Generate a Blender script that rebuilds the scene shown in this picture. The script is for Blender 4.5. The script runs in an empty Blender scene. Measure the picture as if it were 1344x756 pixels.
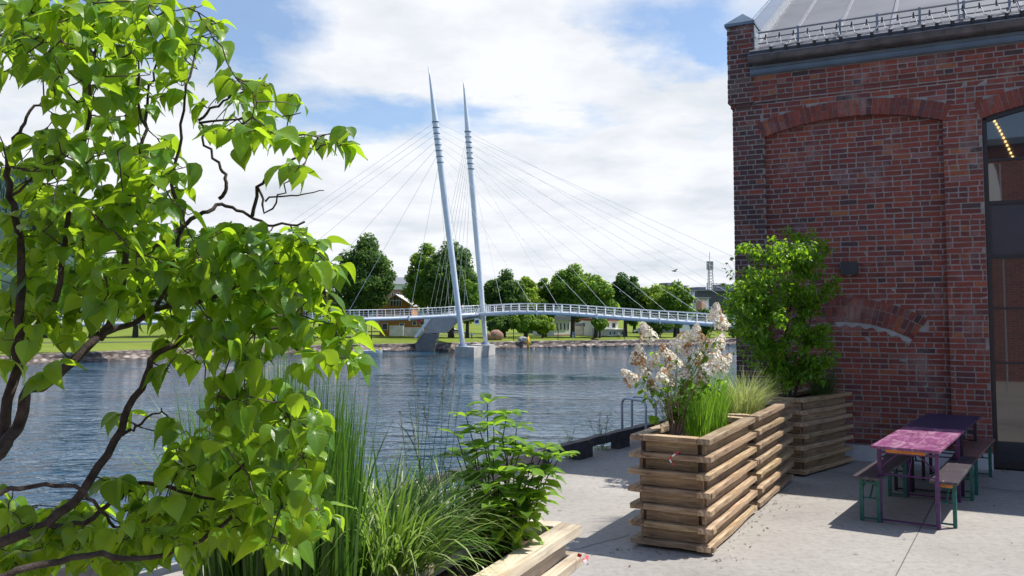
import bpy, math, random
from mathutils import Vector, Matrix, noise
R = math.radians
random.seed(11)
sc = bpy.context.scene
# ------------------------------------------------------------------ camera
F, HZ, ZD, EYE = 1120.0, 414.0, 18000.0, 2.05
PITCH = math.atan(F / ZD); PPV = HZ - F * F / ZD
cam = bpy.data.cameras.new('camera'); camo = bpy.data.objects.new('camera', cam)
sc.collection.objects.link(camo); sc.camera = camo
camo.location = (0, 0, EYE); camo.rotation_euler = (R(90) + PITCH, 0, 0)
cam.sensor_width = 36; cam.lens = F / 1344 * 36; cam.shift_y = -(378 - PPV) / 1344
cam.clip_start = 0.05; cam.clip_end = 9000
# ------------------------------------------------------------------ light
SUN = Vector((0.62, 0.165, 1.0)).normalized()
EL = math.asin(SUN.z); AZ = math.atan2(SUN.x, SUN.y)
sl = bpy.data.lights.new('sun', 'SUN'); sl.energy = 5.0; sl.angle = R(0.5); sl.color = (1, 0.95, 0.87)
so = bpy.data.objects.new('sun', sl); sc.collection.objects.link(so)
so.rotation_euler = SUN.to_track_quat('Z', 'Y').to_euler()
sc.view_settings.view_transform = 'Standard'; sc.view_settings.look = 'None'
sc.view_settings.exposure = 0.38; sc.view_settings.gamma = 1
sc.view_settings.use_curve_mapping = False
sc.cycles.max_bounces = 8; sc.cycles.transparent_max_bounces = 8
sc.cycles.use_denoising = True; sc.cycles.sample_clamp_indirect = 6
sc.cycles.use_adaptive_sampling = True; sc.cycles.adaptive_threshold = 0.01
w = bpy.data.worlds.new('World'); sc.world = w; w.use_nodes = True
nt = w.node_tree; nt.nodes.clear()
def N(nt, t, **k):
    n = nt.nodes.new(t)
    for a, b in k.items():
        if a[0] == '_': setattr(n, a[1:], b)
        else: n.inputs[a.replace('__', ' ')].default_value = b
    return n
def L(nt, a, b): nt.links.new(a, b)
def M(nt, op, a, b=None, c=None, clamp=False):
    n = nt.nodes.new('ShaderNodeMath'); n.operation = op; n.use_clamp = clamp
    for i, x in enumerate((a, b, c)):
        if x is None: continue
        if isinstance(x, (int, float)): n.inputs[i].default_value = x
        else: nt.links.new(x, n.inputs[i])
    return n.outputs[0]
sky = N(nt, 'ShaderNodeTexSky', _sky_type='NISHITA', _sun_disc=False, _sun_elevation=EL, _sun_rotation=AZ,
        _air_density=1.0, _dust_density=0.6, _ozone_density=1.3)
tc = N(nt, 'ShaderNodeTexCoord')
sep = N(nt, 'ShaderNodeSeparateXYZ'); L(nt, tc.outputs['Generated'], sep.inputs[0])
zc = M(nt, 'MAXIMUM', sep.outputs[2], 0.0)
zz = M(nt, 'ADD', zc, 0.16)
comb = N(nt, 'ShaderNodeCombineXYZ')
L(nt, M(nt, 'DIVIDE', sep.outputs[0], zz), comb.inputs[0]); L(nt, M(nt, 'DIVIDE', sep.outputs[1], zz), comb.inputs[1])
n1 = N(nt, 'ShaderNodeTexNoise', Scale=0.95, Detail=11.0, Roughness=0.62, Distortion=0.25)
L(nt, comb.outputs[0], n1.inputs['Vector'])
n2 = N(nt, 'ShaderNodeTexNoise', Scale=3.1, Detail=8.0, Roughness=0.6)
L(nt, comb.outputs[0], n2.inputs['Vector'])
# blue openings between the clouds: (azimuth, elevation) centre in degrees, radii, weight
az = M(nt, 'MULTIPLY', M(nt, 'ARCTAN2', sep.outputs[0], sep.outputs[1]), 57.2958)
el = M(nt, 'MULTIPLY', M(nt, 'ARCSINE', sep.outputs[2]), 57.2958)
cov = M(nt, 'ADD', M(nt, 'MULTIPLY', n1.outputs[0], 1.7), -0.10)
wob = M(nt, 'MULTIPLY', M(nt, 'SUBTRACT', n2.outputs[0], 0.5), 9.0)
azw = M(nt, 'ADD', az, wob); elw = M(nt, 'ADD', el, M(nt, 'MULTIPLY', wob, 0.6))
for (ca, ce, ra, re_, wt) in [(-25, 19.5, 9, 4.5, .62), (-15, 18, 4.5, 3.5, .35), (-6, 13.0, 7, 1.7, .46), (3, 12.4, 5, 1.5, .30), (9.5, 19.5, 7, 2.6, .55),
                              (13, 16.2, 4, 1.3, .34), (-14, 12.6, 5, 1.6, .2), (-29, 8, 7, 4, .25), (13, 11.5, 3, 1.2, .16), (0, 40, 70, 9, .2),
                              (-2, 17.2, 9, 2.4, -.30), (6, 9, 14, 4, -.12)]:
    dx = M(nt, 'DIVIDE', M(nt, 'SUBTRACT', azw, ca), ra); dy = M(nt, 'DIVIDE', M(nt, 'SUBTRACT', elw, ce), re_)
    r2 = M(nt, 'ADD', M(nt, 'MULTIPLY', dx, dx), M(nt, 'MULTIPLY', dy, dy))
    g = M(nt, 'MULTIPLY', M(nt, 'EXPONENT', M(nt, 'MULTIPLY', r2, -0.9)), wt)
    cov = M(nt, 'SUBTRACT', cov, g)
# cloud cover thinned in unseen sky overhead and behind, to dim the ambient light
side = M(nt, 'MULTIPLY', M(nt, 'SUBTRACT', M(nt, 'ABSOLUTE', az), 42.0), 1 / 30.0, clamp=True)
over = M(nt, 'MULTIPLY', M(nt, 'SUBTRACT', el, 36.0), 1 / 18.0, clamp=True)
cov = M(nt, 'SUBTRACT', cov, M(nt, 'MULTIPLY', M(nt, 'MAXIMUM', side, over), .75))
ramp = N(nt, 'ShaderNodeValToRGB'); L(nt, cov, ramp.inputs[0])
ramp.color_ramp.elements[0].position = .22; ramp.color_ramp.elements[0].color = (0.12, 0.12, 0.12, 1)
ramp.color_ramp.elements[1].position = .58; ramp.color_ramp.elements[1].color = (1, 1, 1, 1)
sbg = N(nt, 'ShaderNodeBackground', Strength=0.10)
tint = N(nt, 'ShaderNodeMixRGB', _blend_type='MULTIPLY', Fac=1.0, Color2=(1.08, 1.2, 1.32, 1)); L(nt, sky.outputs[0], tint.inputs['Color1'])
L(nt, tint.outputs[0], sbg.inputs['Color'])
cr = N(nt, 'ShaderNodeValToRGB'); cr.color_ramp.elements[0].position = .30; cr.color_ramp.elements[0].color = (.60, .65, .71, 1)
cr.color_ramp.elements[1].position = .56; cr.color_ramp.elements[1].color = (.86, .88, .92, 1)
n3 = N(nt, 'ShaderNodeTexNoise', Scale=1.7, Detail=9.0, Roughness=0.58)
mp = N(nt, 'ShaderNodeMapping'); mp.inputs['Location'].default_value = (3.3, 1.7, 0); L(nt, comb.outputs[0], mp.inputs[0]); L(nt, mp.outputs[0], n3.inputs['Vector'])
L(nt, n3.outputs[0], cr.inputs[0])
cbg = N(nt, 'ShaderNodeBackground', Strength=0.87); L(nt, cr.outputs[0], cbg.inputs['Color'])
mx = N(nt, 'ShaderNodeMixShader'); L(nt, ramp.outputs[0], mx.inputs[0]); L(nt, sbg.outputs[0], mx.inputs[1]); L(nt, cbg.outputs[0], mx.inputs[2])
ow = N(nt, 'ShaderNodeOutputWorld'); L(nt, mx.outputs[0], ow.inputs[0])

# ------------------------------------------------------------------ helpers
C = sc.collection
def ray(u, v):
    a = (PPV - v) / F; b = (u - 672) / F
    return Vector((b, math.cos(PITCH) - a * math.sin(PITCH), math.sin(PITCH) + a * math.cos(PITCH)))
def at(u, v, Y):
    r = ray(u, v); return Vector((0, 0, EYE)) + r * (Y / r.y)
def atz(u, v, z):
    r = ray(u, v); return Vector((0, 0, EYE)) + r * ((z - EYE) / r.z)
def tag(o, label=None, cat=None, group=None, kind=None):
    if label: o['label'] = label
    if cat: o['category'] = cat
    if group: o['group'] = group
    if kind: o['kind'] = kind
    return o
def empty(name, loc=(0, 0, 0), rz=0, label=None, cat=None, group=None):
    o = bpy.data.objects.new(name, None); C.objects.link(o); o.location = loc; o.rotation_euler = (0, 0, rz)
    o.empty_display_size = .1
    return tag(o, label, cat, group)
class MB:
    def __init__(s): s.v = []; s.f = []; s.c = []; s.uv = []; s.m = []
    def add(s, vs, fs, col=None, uvs=None, mi=0):
        b = len(s.v); s.v += [tuple(x) for x in vs]; s.f += [tuple(i + b for i in f) for f in fs]
        s.c += [col or (1, 1, 1)] * len(vs); s.m += [mi] * len(fs)
        s.uv += uvs if uvs else [(0, 0)] * len(vs)
    def box(s, lo, hi, mat=None, col=None, mi=0):
        x0, y0, z0 = lo; x1, y1, z1 = hi
        vs = [Vector(p) for p in ((x0, y0, z0), (x1, y0, z0), (x1, y1, z0), (x0, y1, z0), (x0, y0, z1), (x1, y0, z1), (x1, y1, z1), (x0, y1, z1))]
        if mat is not None: vs = [mat @ p for p in vs]
        s.add(vs, [(3, 2, 1, 0), (4, 5, 6, 7), (0, 1, 5, 4), (1, 2, 6, 5), (2, 3, 7, 6), (3, 0, 4, 7)], col, None, mi)
    def beam(s, a, b, w, h, up=(0, 0, 1), col=None, mi=0):
        a = Vector(a); b = Vector(b); t = (b - a).normalized(); u = Vector(up); x = t.cross(u).normalized(); u = x.cross(t)
        vs = [p + x * sx * w / 2 + u * su * h / 2 for p in (a, b) for sx, su in ((-1, -1), (1, -1), (1, 1), (-1, 1))]
        s.add(vs, [(0, 1, 2, 3), (7, 6, 5, 4), (0, 4, 5, 1), (1, 5, 6, 2), (2, 6, 7, 3), (3, 7, 4, 0)], col, None, mi)
    def tube(s, pts, rad, n=8, col=None, cap=True, mi=0):
        pts = [Vector(p) for p in pts]; k = len(pts)
        if isinstance(rad, (int, float)): rad = [rad] * k
        vs = []; pr = None
        for i, p in enumerate(pts):
            t = (pts[min(i + 1, k - 1)] - pts[max(i - 1, 0)]).normalized()
            if pr is None:
                pr = t.cross(Vector((0, 0, 1)) if abs(t.z) < .9 else Vector((1, 0, 0))).normalized()
            else:
                pr = (pr - t * pr.dot(t)).normalized()
            q = t.cross(pr)
            for j in range(n):
                a = 2 * math.pi * j / n; vs.append(p + (pr * math.cos(a) + q * math.sin(a)) * rad[i])
        fs = [(i * n + j, i * n + (j + 1) % n, (i + 1) * n + (j + 1) % n, (i + 1) * n + j) for i in range(k - 1) for j in range(n)]
        if cap: fs += [tuple(range(n - 1, -1, -1)), tuple((k - 1) * n + j for j in range(n))]
        s.add(vs, fs, col, None, mi)
    def prism(s, poly, z0, z1, col=None, mi=0, mat=None):
        n = len(poly); vs = [Vector((p[0], p[1], z0)) for p in poly] + [Vector((p[0], p[1], z1)) for p in poly]
        if mat is not None: vs = [mat @ p for p in vs]
        s.add(vs, [tuple(range(n - 1, -1, -1)), tuple(range(n, 2 * n))] + [(i, (i + 1) % n, n + (i + 1) % n, n + i) for i in range(n)], col, None, mi)
    def blob(s, c, r, seg=8, rings=6, jit=0, col=None, rs=1.0):
        vs = []; fs = []
        for i in range(rings + 1):
            th = math.pi * i / rings
            for j in range(seg):
                ph = 2 * math.pi * j / seg
                k = 1 + random.uniform(-jit, jit)
                vs.append((c[0] + r[0] * math.sin(th) * math.cos(ph) * k, c[1] + r[1] * math.sin(th) * math.sin(ph) * k, c[2] + r[2] * math.cos(th) * k))
        for i in range(rings):
            for j in range(seg):
                fs.append((i * seg + j, i * seg + (j + 1) % seg, (i + 1) * seg + (j + 1) % seg, (i + 1) * seg + j))
        s.add(vs, fs, col)
    def build(s, name, mats, parent=None, smooth=False, bevel=0, **k):
        me = bpy.data.meshes.new(name); me.from_pydata(s.v, [], s.f)
        if not isinstance(mats, (list, tuple)): mats = [mats]
        for m in mats: me.materials.append(m)
        if len(mats) > 1: me.polygons.foreach_set('material_index', s.m)
        ca = me.color_attributes.new('Col', 'FLOAT_COLOR', 'POINT')
        ca.data.foreach_set('color', [x for c in s.c for x in (c[0], c[1], c[2], 1)])
        if any(u != (0, 0) for u in s.uv[:200]):
            ul = me.uv_layers.new(name='UVMap'); buf = []
            for lp in me.loops: buf += s.uv[lp.vertex_index]
            ul.data.foreach_set('uv', buf)
        if smooth: me.polygons.foreach_set('use_smooth', [True] * len(me.polygons))
        me.validate(); me.update()
        o = bpy.data.objects.new(name, me); C.objects.link(o)
        if parent: o.parent = parent
        if bevel:
            b = o.modifiers.new('bevel', 'BEVEL'); b.width = bevel; b.segments = 2; b.limit_method = 'ANGLE'
        return tag(o, **k)
# ------------------------------------------------------------------ materials
def newmat(name):
    m = bpy.data.materials.new(name); m.use_nodes = True; nt = m.node_tree
    return m, nt, nt.nodes['Principled BSDF'], nt.nodes['Material Output']
def ramp_(nt, src, stops):
    r = N(nt, 'ShaderNodeValToRGB'); L(nt, src, r.inputs[0]); e = r.color_ramp.elements
    while len(e) < len(stops): e.new(0.5)
    for i, (p, c) in enumerate(stops): e[i].position = p; e[i].color = (*c, 1)
    return r.outputs[0]
def tex(nt, scale=5, detail=6, rough=.6, vec=None, sc3=(1, 1, 1), dist=0, obj=True):
    t = N(nt, 'ShaderNodeTexCoord'); mp = N(nt, 'ShaderNodeMapping'); mp.inputs['Scale'].default_value = sc3
    L(nt, t.outputs['Object'], mp.inputs[0])
    n = N(nt, 'ShaderNodeTexNoise', Scale=scale, Detail=detail, Roughness=rough, Distortion=dist); L(nt, mp.outputs[0], n.inputs['Vector'])
    return n.outputs[0]
def bump(nt, p, src, strength=.3, dist=.01, prev=None):
    b = N(nt, 'ShaderNodeBump', Strength=strength, Distance=dist); L(nt, src, b.inputs['Height'])
    if prev: L(nt, prev.outputs[0], b.inputs['Normal'])
    L(nt, b.outputs[0], p.inputs['Normal']); return b
def flat(name, col, rough=.6, metal=0, var=.12, scale=6, bstr=0, spec=.5):
    m, nt, p, o = newmat(name)
    a = tuple(max(0, c * (1 - var)) for c in col); b = tuple(min(1, c * (1 + var)) for c in col)
    L(nt, ramp_(nt, tex(nt, scale), [(.3, a), (.7, b)]), p.inputs['Base Color'])
    p.inputs['Roughness'].default_value = rough; p.inputs['Metallic'].default_value = metal
    p.inputs['Specular IOR Level'].default_value = spec
    if bstr: bump(nt, p, tex(nt, scale * 6), bstr, .005)
    return m
def leafmat(name, c0, c1, c2, tr, trc, rough=.38, mid=False, spec=.5):
    m, nt, p, o = newmat(name)
    g = N(nt, 'ShaderNodeNewGeometry')
    col = ramp_(nt, g.outputs['Random Per Island'], [(0, c0), (.55, c1), (1, c2)])
    k = [tuple(min(1, (x * .35 + t * .65)) for x, t in zip(c, trc)) for c in (c0, c1, c2)]
    k[0] = tuple(x * .8 for x in k[0]); k[2] = tuple(min(1, x * 1.15) for x in k[2])
    tcol = ramp_(nt, g.outputs['Random Per Island'], [(0, k[0]), (.55, trc), (1, k[2])])
    if mid:
        uv = N(nt, 'ShaderNodeTexCoord'); sp = N(nt, 'ShaderNodeSeparateXYZ'); L(nt, uv.outputs['UV'], sp.inputs[0])
        ax = M(nt, 'ABSOLUTE', M(nt, 'SUBTRACT', sp.outputs[0], .5))
        mr = M(nt, 'LESS_THAN', ax, .018)
        vv = M(nt, 'SINE', M(nt, 'MULTIPLY', M(nt, 'SUBTRACT', sp.outputs[1], M(nt, 'MULTIPLY', ax, 0.55)), 46.0))
        vn = M(nt, 'GREATER_THAN', vv, .93)
        fac = M(nt, 'MULTIPLY', M(nt, 'MAXIMUM', mr, M(nt, 'MULTIPLY', vn, .55)), .5)
        def mixc(a, cc):
            x = N(nt, 'ShaderNodeMixRGB', Color2=(*cc, 1)); L(nt, fac, x.inputs['Fac']); L(nt, a, x.inputs['Color1']); return x.outputs[0]
        col = mixc(col, tuple(min(1, x * 1.9 + .03) for x in c1)); tcol = mixc(tcol, tuple(x * .55 for x in trc))
        bump(nt, p, M(nt, 'ADD', M(nt, 'MULTIPLY', vn, -.5), tex(nt, 60, 2)), .25, .004)
    L(nt, col, p.inputs['Base Color']); p.inputs['Roughness'].default_value = rough; p.inputs['Specular IOR Level'].default_value = spec
    t = N(nt, 'ShaderNodeBsdfTranslucent'); L(nt, tcol, t.inputs['Color'])
    x = N(nt, 'ShaderNodeMixShader', Fac=tr); L(nt, p.outputs[0], x.inputs[1]); L(nt, t.outputs[0], x.inputs[2]); L(nt, x.outputs[0], o.inputs[0])
    return m
MT = {}
MT['lilac'] = leafmat('lilac leaf', (.035, .115, .012), (.075, .20, .018), (.18, .30, .022), .50, (.56, .82, .03), .36, True, .5)
MT['lilac_tip'] = MT['lilac']
MT['reed'] = leafmat('reed leaf', (.022, .075, .010), (.045, .13, .016), (.12, .23, .035), .34, (.20, .46, .03))
MT['sedge'] = leafmat('sedge leaf', (.025, .08, .012), (.07, .17, .022), (.40, .46, .20), .38, (.30, .52, .05))
MT['hyd'] = leafmat('serrated leaf', (.05, .13, .014), (.10, .23, .024), (.17, .31, .035), .45, (.45, .72, .04), .45)
MT['grass_br'] = leafmat('bright grass blade', (.06, .17, .012), (.10, .26, .02), (.16, .33, .04), .42, (.34, .62, .03))
MT['grass_var'] = leafmat('striped grass blade', (.16, .24, .05), (.30, .37, .11), (.46, .48, .22), .4, (.55, .62, .18))
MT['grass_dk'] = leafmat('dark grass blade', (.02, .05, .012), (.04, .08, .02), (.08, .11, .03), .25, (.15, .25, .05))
MT['elm'] = leafmat('small tree leaf', (.045, .12, .010), (.08, .20, .014), (.13, .28, .02), .45, (.42, .70, .02), .4)
MT['tree1'] = leafmat('far leaf dark', (.03, .07, .02), (.055, .11, .03), (.09, .16, .045), .4, (.28, .46, .08), .7, spec=.12)
MT['tree2'] = leafmat('far leaf green', (.055, .12, .022), (.09, .18, .03), (.14, .25, .045), .48, (.50, .70, .09), .7, spec=.12)
MT['tree3'] = leafmat('far leaf light', (.08, .14, .02), (.13, .22, .035), (.20, .31, .05), .5, (.62, .80, .10), .7, spec=.12)
MT['bark'] = flat('dark bark', (.05, .038, .032), .9, var=.75, scale=38, bstr=1.0)
MT['stem'] = flat('grey stem', (.22, .16, .11), .8, var=.4, scale=30)
MT['gstem'] = flat('green stem', (.09, .15, .04), .6)
MT['dstem'] = flat('dark stem', (.05, .03, .025), .7)
MT['petal'] = leafmat('cream petal', (.78, .71, .58), (.86, .81, .70), (.90, .88, .80), .3, (.85, .82, .7), .6)
MT['rust'] = leafmat('faded petal', (.30, .14, .05), (.45, .24, .10), (.62, .42, .24), .25, (.6, .35, .12), .7)
MT['soil'] = flat('soil', (.07, .038, .022), .95, var=.6, scale=35, bstr=1.0)
def woodmat(name, a, b, c, sc3=(1.2, 22, 22)):
    m, nt, p, o = newmat(name)
    g = N(nt, 'ShaderNodeNewGeometry'); vc = N(nt, 'ShaderNodeVertexColor', _layer_name='Col')
    t = N(nt, 'ShaderNodeTexCoord')
    ad = N(nt, 'ShaderNodeVectorMath', _operation='ADD'); L(nt, t.outputs['Object'], ad.inputs[0])
    sv = N(nt, 'ShaderNodeCombineXYZ'); r7 = M(nt, 'MULTIPLY', g.outputs['Random Per Island'], 37.0)
    L(nt, r7, sv.inputs[0]); L(nt, r7, sv.inputs[1]); L(nt, sv.outputs[0], ad.inputs[1])
    mp = N(nt, 'ShaderNodeMapping'); mp.inputs['Scale'].default_value = sc3; L(nt, ad.outputs[0], mp.inputs[0])
    n = N(nt, 'ShaderNodeTexNoise', Scale=1.6, Detail=8, Roughness=.62, Distortion=.6); L(nt, mp.outputs[0], n.inputs['Vector'])
    n2 = N(nt, 'ShaderNodeTexNoise', Scale=2.3, Detail=5, Roughness=.6); L(nt, ad.outputs[0], n2.inputs['Vector'])
    base = ramp_(nt, n.outputs[0], [(.3, a), (.52, b), (.72, c)])
    wx = N(nt, 'ShaderNodeMixRGB', _blend_type='MULTIPLY', Fac=1.0); L(nt, base, wx.inputs['Color1'])
    L(nt, ramp_(nt, n2.outputs[0], [(.3, (.55, .52, .5)), (.55, (1, 1, 1)), (.75, (1.0, .93, .82))]), wx.inputs['Color2'])
    wy = N(nt, 'ShaderNodeMixRGB', _blend_type='MULTIPLY', Fac=1.0); L(nt, wx.outputs[0], wy.inputs['Color1']); L(nt, vc.outputs['Color'], wy.inputs['Color2'])
    # knots
    v = N(nt, 'ShaderNodeTexVoronoi', Scale=1.0, _feature='F1'); mk = N(nt, 'ShaderNodeMapping'); mk.inputs['Scale'].default_value = (3.2, 11, 11); L(nt, ad.outputs[0], mk.inputs[0]); L(nt, mk.outputs[0], v.inputs['Vector'])
    kx = N(nt, 'ShaderNodeMixRGB', _blend_type='MULTIPLY', Fac=1.0); L(nt, wy.outputs[0], kx.inputs['Color1'])
    L(nt, ramp_(nt, v.outputs['Distance'], [(.05, (.3, .2, .15)), (.13, (1, 1, 1))]), kx.inputs['Color2'])
    L(nt, kx.outputs[0], p.inputs['Base Color']); p.inputs['Roughness'].default_value = .75
    bump(nt, p, n.outputs[0], .5, .006)
    return m
MT['wood'] = woodmat('weathered wood', (.18, .11, .065), (.42, .30, .19), (.62, .52, .39))
MT['wood_pale'] = woodmat('pale weathered wood', (.34, .27, .21), (.56, .48, .39), (.68, .62, .54))
MT['darkwood'] = flat('dark post wood', (.06, .04, .03), .8, var=.4, scale=20)
MT['tar'] = flat('tarred timber', (.045, .045, .055), .7, var=.5, scale=9, bstr=.5)
MT['galv'] = flat('galvanised steel', (.42, .46, .52), .45, .3, scale=30)
MT['bridge_steel'] = flat('pale blue grey painted steel', (.58, .63, .70), .35, 0, .05, .6)
MT['pylon'] = flat('silver grey painted steel', (.64, .68, .74), .38, .1, .06, .4)
MT['white'] = flat('white paint', (.76, .77, .78), .5, 0, .06)
MT['cable'] = flat('pale cable', (.80, .81, .84), .5)
MT['concrete_pale'] = flat('pale concrete', (.42, .40, .37), .85, var=.2, scale=.8, bstr=.2)
MT['concrete_grey'] = flat('grey concrete', (.27, .27, .27), .85, var=.25, scale=.8)
MT['black'] = flat('black metal', (.018, .019, .024), .45, 0, .1)
MT['panel'] = flat('dark blue grey panel', (.035, .042, .058), .35)
MT['glass'], nt_, p_, o_ = newmat('window glass')
p_.inputs['Base Color'].default_value = (.012, .015, .02, 1); p_.inputs['Roughness'].default_value = .02; p_.inputs['Specular IOR Level'].default_value = .75
p_.inputs['IOR'].default_value = 1.75
MT['zinc'] = flat('blue grey zinc', (.13, .175, .23), .42, .35, .15, 3)
MT['gutter'] = flat('dark weathered gutter', (.10, .095, .105), .45, .4, .45, 5)
MT['roof'] = flat('pale grey sheet metal', (.17, .17, .18), .5, .3, .18, 1.1)
MT['mortar'] = flat('grey mortar', (.25, .235, .235), .95, var=.25, scale=9, bstr=.4)
MT['tape_r'] = flat('red tape', (.62, .03, .05), .5); MT['tape_w'] = flat('white tape', (.8, .78, .78), .5)
MT['legp'] = flat('purple painted steel', (.10, .03, .13), .45, var=.4, scale=20)
MT['legg'] = flat('green painted steel', (.012, .13, .11), .45, var=.3, scale=20)
MT['orange'] = flat('orange varnished wood', (.55, .20, .035), .6, var=.35, scale=14)
MT['brownpaint'] = flat('brown painted wood', (.20, .095, .085), .6, var=.25, scale=8)
def paintmat(name, base, wear, thr, rough=.4, sc3=(2, 9, 1)):
    m, nt, p, o = newmat(name)
    n = tex(nt, 3.0, 9, .72, sc3=sc3, dist=.8); n2 = tex(nt, 4, 4)
    b = ramp_(nt, n2, [(.3, tuple(x * .75 for x in base)), (.7, tuple(x * 1.2 for x in base))])
    x = N(nt, 'ShaderNodeMixRGB', Color2=(*wear, 1)); L(nt, b, x.inputs['Color1'])
    L(nt, ramp_(nt, n, [(thr, (0, 0, 0)), (thr + .06, (.45, .45, .45)), (thr + .16, (1, 1, 1))]), x.inputs['Fac'])
    L(nt, x.outputs[0], p.inputs['Base Color']); p.inputs['Roughness'].default_value = rough
    bump(nt, p, n, .2, .003); return m
MT['purple'] = paintmat('worn purple paint', (.20, .050, .140), (.38, .20, .29), .47, sc3=(1.2, 3.5, 1))
MT['navy'] = paintmat('worn dark blue paint', (.028, .022, .075), (.10, .09, .20), .6)
MT['bench'] = paintmat('worn dark bench paint', (.065, .055, .065), (.42, .40, .42), .60)
# brick: colour per brick carried by the mesh
def brickmat():
    m, nt, p, o = newmat('old red brick')
    vc = N(nt, 'ShaderNodeVertexColor', _layer_name='Col'); n = tex(nt, 30, 6, .7)
    x = N(nt, 'ShaderNodeMixRGB', _blend_type='MULTIPLY', Fac=1.0); L(nt, vc.outputs['Color'], x.inputs['Color1'])
    L(nt, ramp_(nt, n, [(.3, (.62, .6, .6)), (.5, (1, 1, 1)), (.72, (1.25, 1.2, 1.15))]), x.inputs['Color2'])
    # lime bloom patches
    n2 = tex(nt, 1.3, 7, .7); y = N(nt, 'ShaderNodeMixRGB', Color2=(.36, .30, .29, 1)); L(nt, x.outputs[0], y.inputs['Color1'])
    L(nt, ramp_(nt, n2, [(.54, (0, 0, 0)), (.70, (.5, .5, .5))]), y.inputs['Fac'])
    L(nt, y.outputs[0], p.inputs['Base Color']); p.inputs['Roughness'].default_value = .85; bump(nt, p, n, .5, .006)
    return m
MT['brick'] = brickmat()
def bricktex(name, scale, c1, c2, mort):
    m, nt, p, o = newmat(name); t = N(nt, 'ShaderNodeTexCoord'); mp = N(nt, 'ShaderNodeMapping'); mp.inputs['Rotation'].default_value = (R(90), 0, 0)
    L(nt, t.outputs['Object'], mp.inputs[0])
    b = N(nt, 'ShaderNodeTexBrick', Scale=scale, Color1=(*c1, 1), Color2=(*c2, 1), Mortar=(*mort, 1)); b.inputs['Brick Width'].default_value = .25; b.inputs['Row Height'].default_value = .076; b.inputs['Mortar Size'].default_value = .006
    L(nt, mp.outputs[0], b.inputs[0]); L(nt, b.outputs[0], p.inputs['Base Color']); p.inputs['Roughness'].default_value = .9
    return m
MT['brick_flat'] = bricktex('plain brick', 1, (.26, .085, .06), (.17, .06, .05), (.3, .28, .27))
def quaymat():
    m, nt, p, o = newmat('quay concrete')
    a = tex(nt, .55, 8, .62); b = tex(nt, 14, 6, .7); c = tex(nt, 90, 3, .7)
    base = ramp_(nt, a, [(.28, (.215, .20, .185)), (.42, (.29, .272, .25)), (.58, (.325, .307, .282)), (.72, (.375, .355, .328))])
    x = N(nt, 'ShaderNodeMixRGB', _blend_type='MULTIPLY', Fac=1.0); L(nt, base, x.inputs['Color1'])
    L(nt, ramp_(nt, b, [(.3, (.76, .75, .74)), (.52, (1, 1, 1)), (.75, (1.10, 1.10, 1.10))]), x.inputs['Color2'])
    y = N(nt, 'ShaderNodeMixRGB', _blend_type='MULTIPLY', Fac=1.0); L(nt, x.outputs[0], y.inputs['Color1'])
    L(nt, ramp_(nt, c, [(.32, (.72, .71, .7)), (.45, (1, 1, 1))]), y.inputs['Color2'])
    v = N(nt, 'ShaderNodeTexVoronoi', Scale=1.7); t = N(nt, 'ShaderNodeTexCoord'); L(nt, t.outputs['Object'], v.inputs['Vector'])
    z = N(nt, 'ShaderNodeMixRGB', _blend_type='MULTIPLY', Fac=1.0); L(nt, y.outputs[0], z.inputs['Color1'])
    L(nt, ramp_(nt, v.outputs['Distance'], [(.03, (.45, .43, .42)), (.06, (1, 1, 1))]), z.inputs['Color2'])
    L(nt, z.outputs[0], p.inputs['Base Color']); p.inputs['Roughness'].default_value = .85; bump(nt, p, b, .25, .006); return m
MT['quay'] = quaymat()
def watermat():
    m, nt, p, o = newmat('river water')
    p.inputs['Base Color'].default_value = (.010, .050, .095, 1); p.inputs['Roughness'].default_value = .04; p.inputs['IOR'].default_value = 1.345
    p.inputs['Specular IOR Level'].default_value = .5
    a = tex(nt, 1.45, 3, .5, sc3=(.55, 1, 1), dist=.4); b = tex(nt, .06, 5, .65, sc3=(.45, 1.0, 1), dist=.6); d = tex(nt, .35, 3, .55, sc3=(.5, 1, 1))
    h = M(nt, 'ADD', a, M(nt, 'MULTIPLY', d, .9)); k = ramp_(nt, b, [(.38, (.14, .14, .14)), (.5, (.55, .55, .55)), (.62, (1, 1, 1))])
    bp = N(nt, 'ShaderNodeBump', Strength=1.0, Distance=.36); L(nt, M(nt, 'MULTIPLY', h, k), bp.inputs['Height']); L(nt, bp.outputs[0], p.inputs['Normal'])
    return m
MT['water'] = watermat()
def grassmat():
    m, nt, p, o = newmat('lawn')
    L(nt, ramp_(nt, tex(nt, .08, 8, .7), [(.3, (.10, .145, .022)), (.5, (.15, .20, .03)), (.7, (.20, .23, .045))]), p.inputs['Base Color'])
    p.inputs['Roughness'].default_value = .95; p.inputs['Specular IOR Level'].default_value = .1; bump(nt, p, tex(nt, 3, 4), .6, .1); return m
MT['lawn'] = grassmat()
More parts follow.
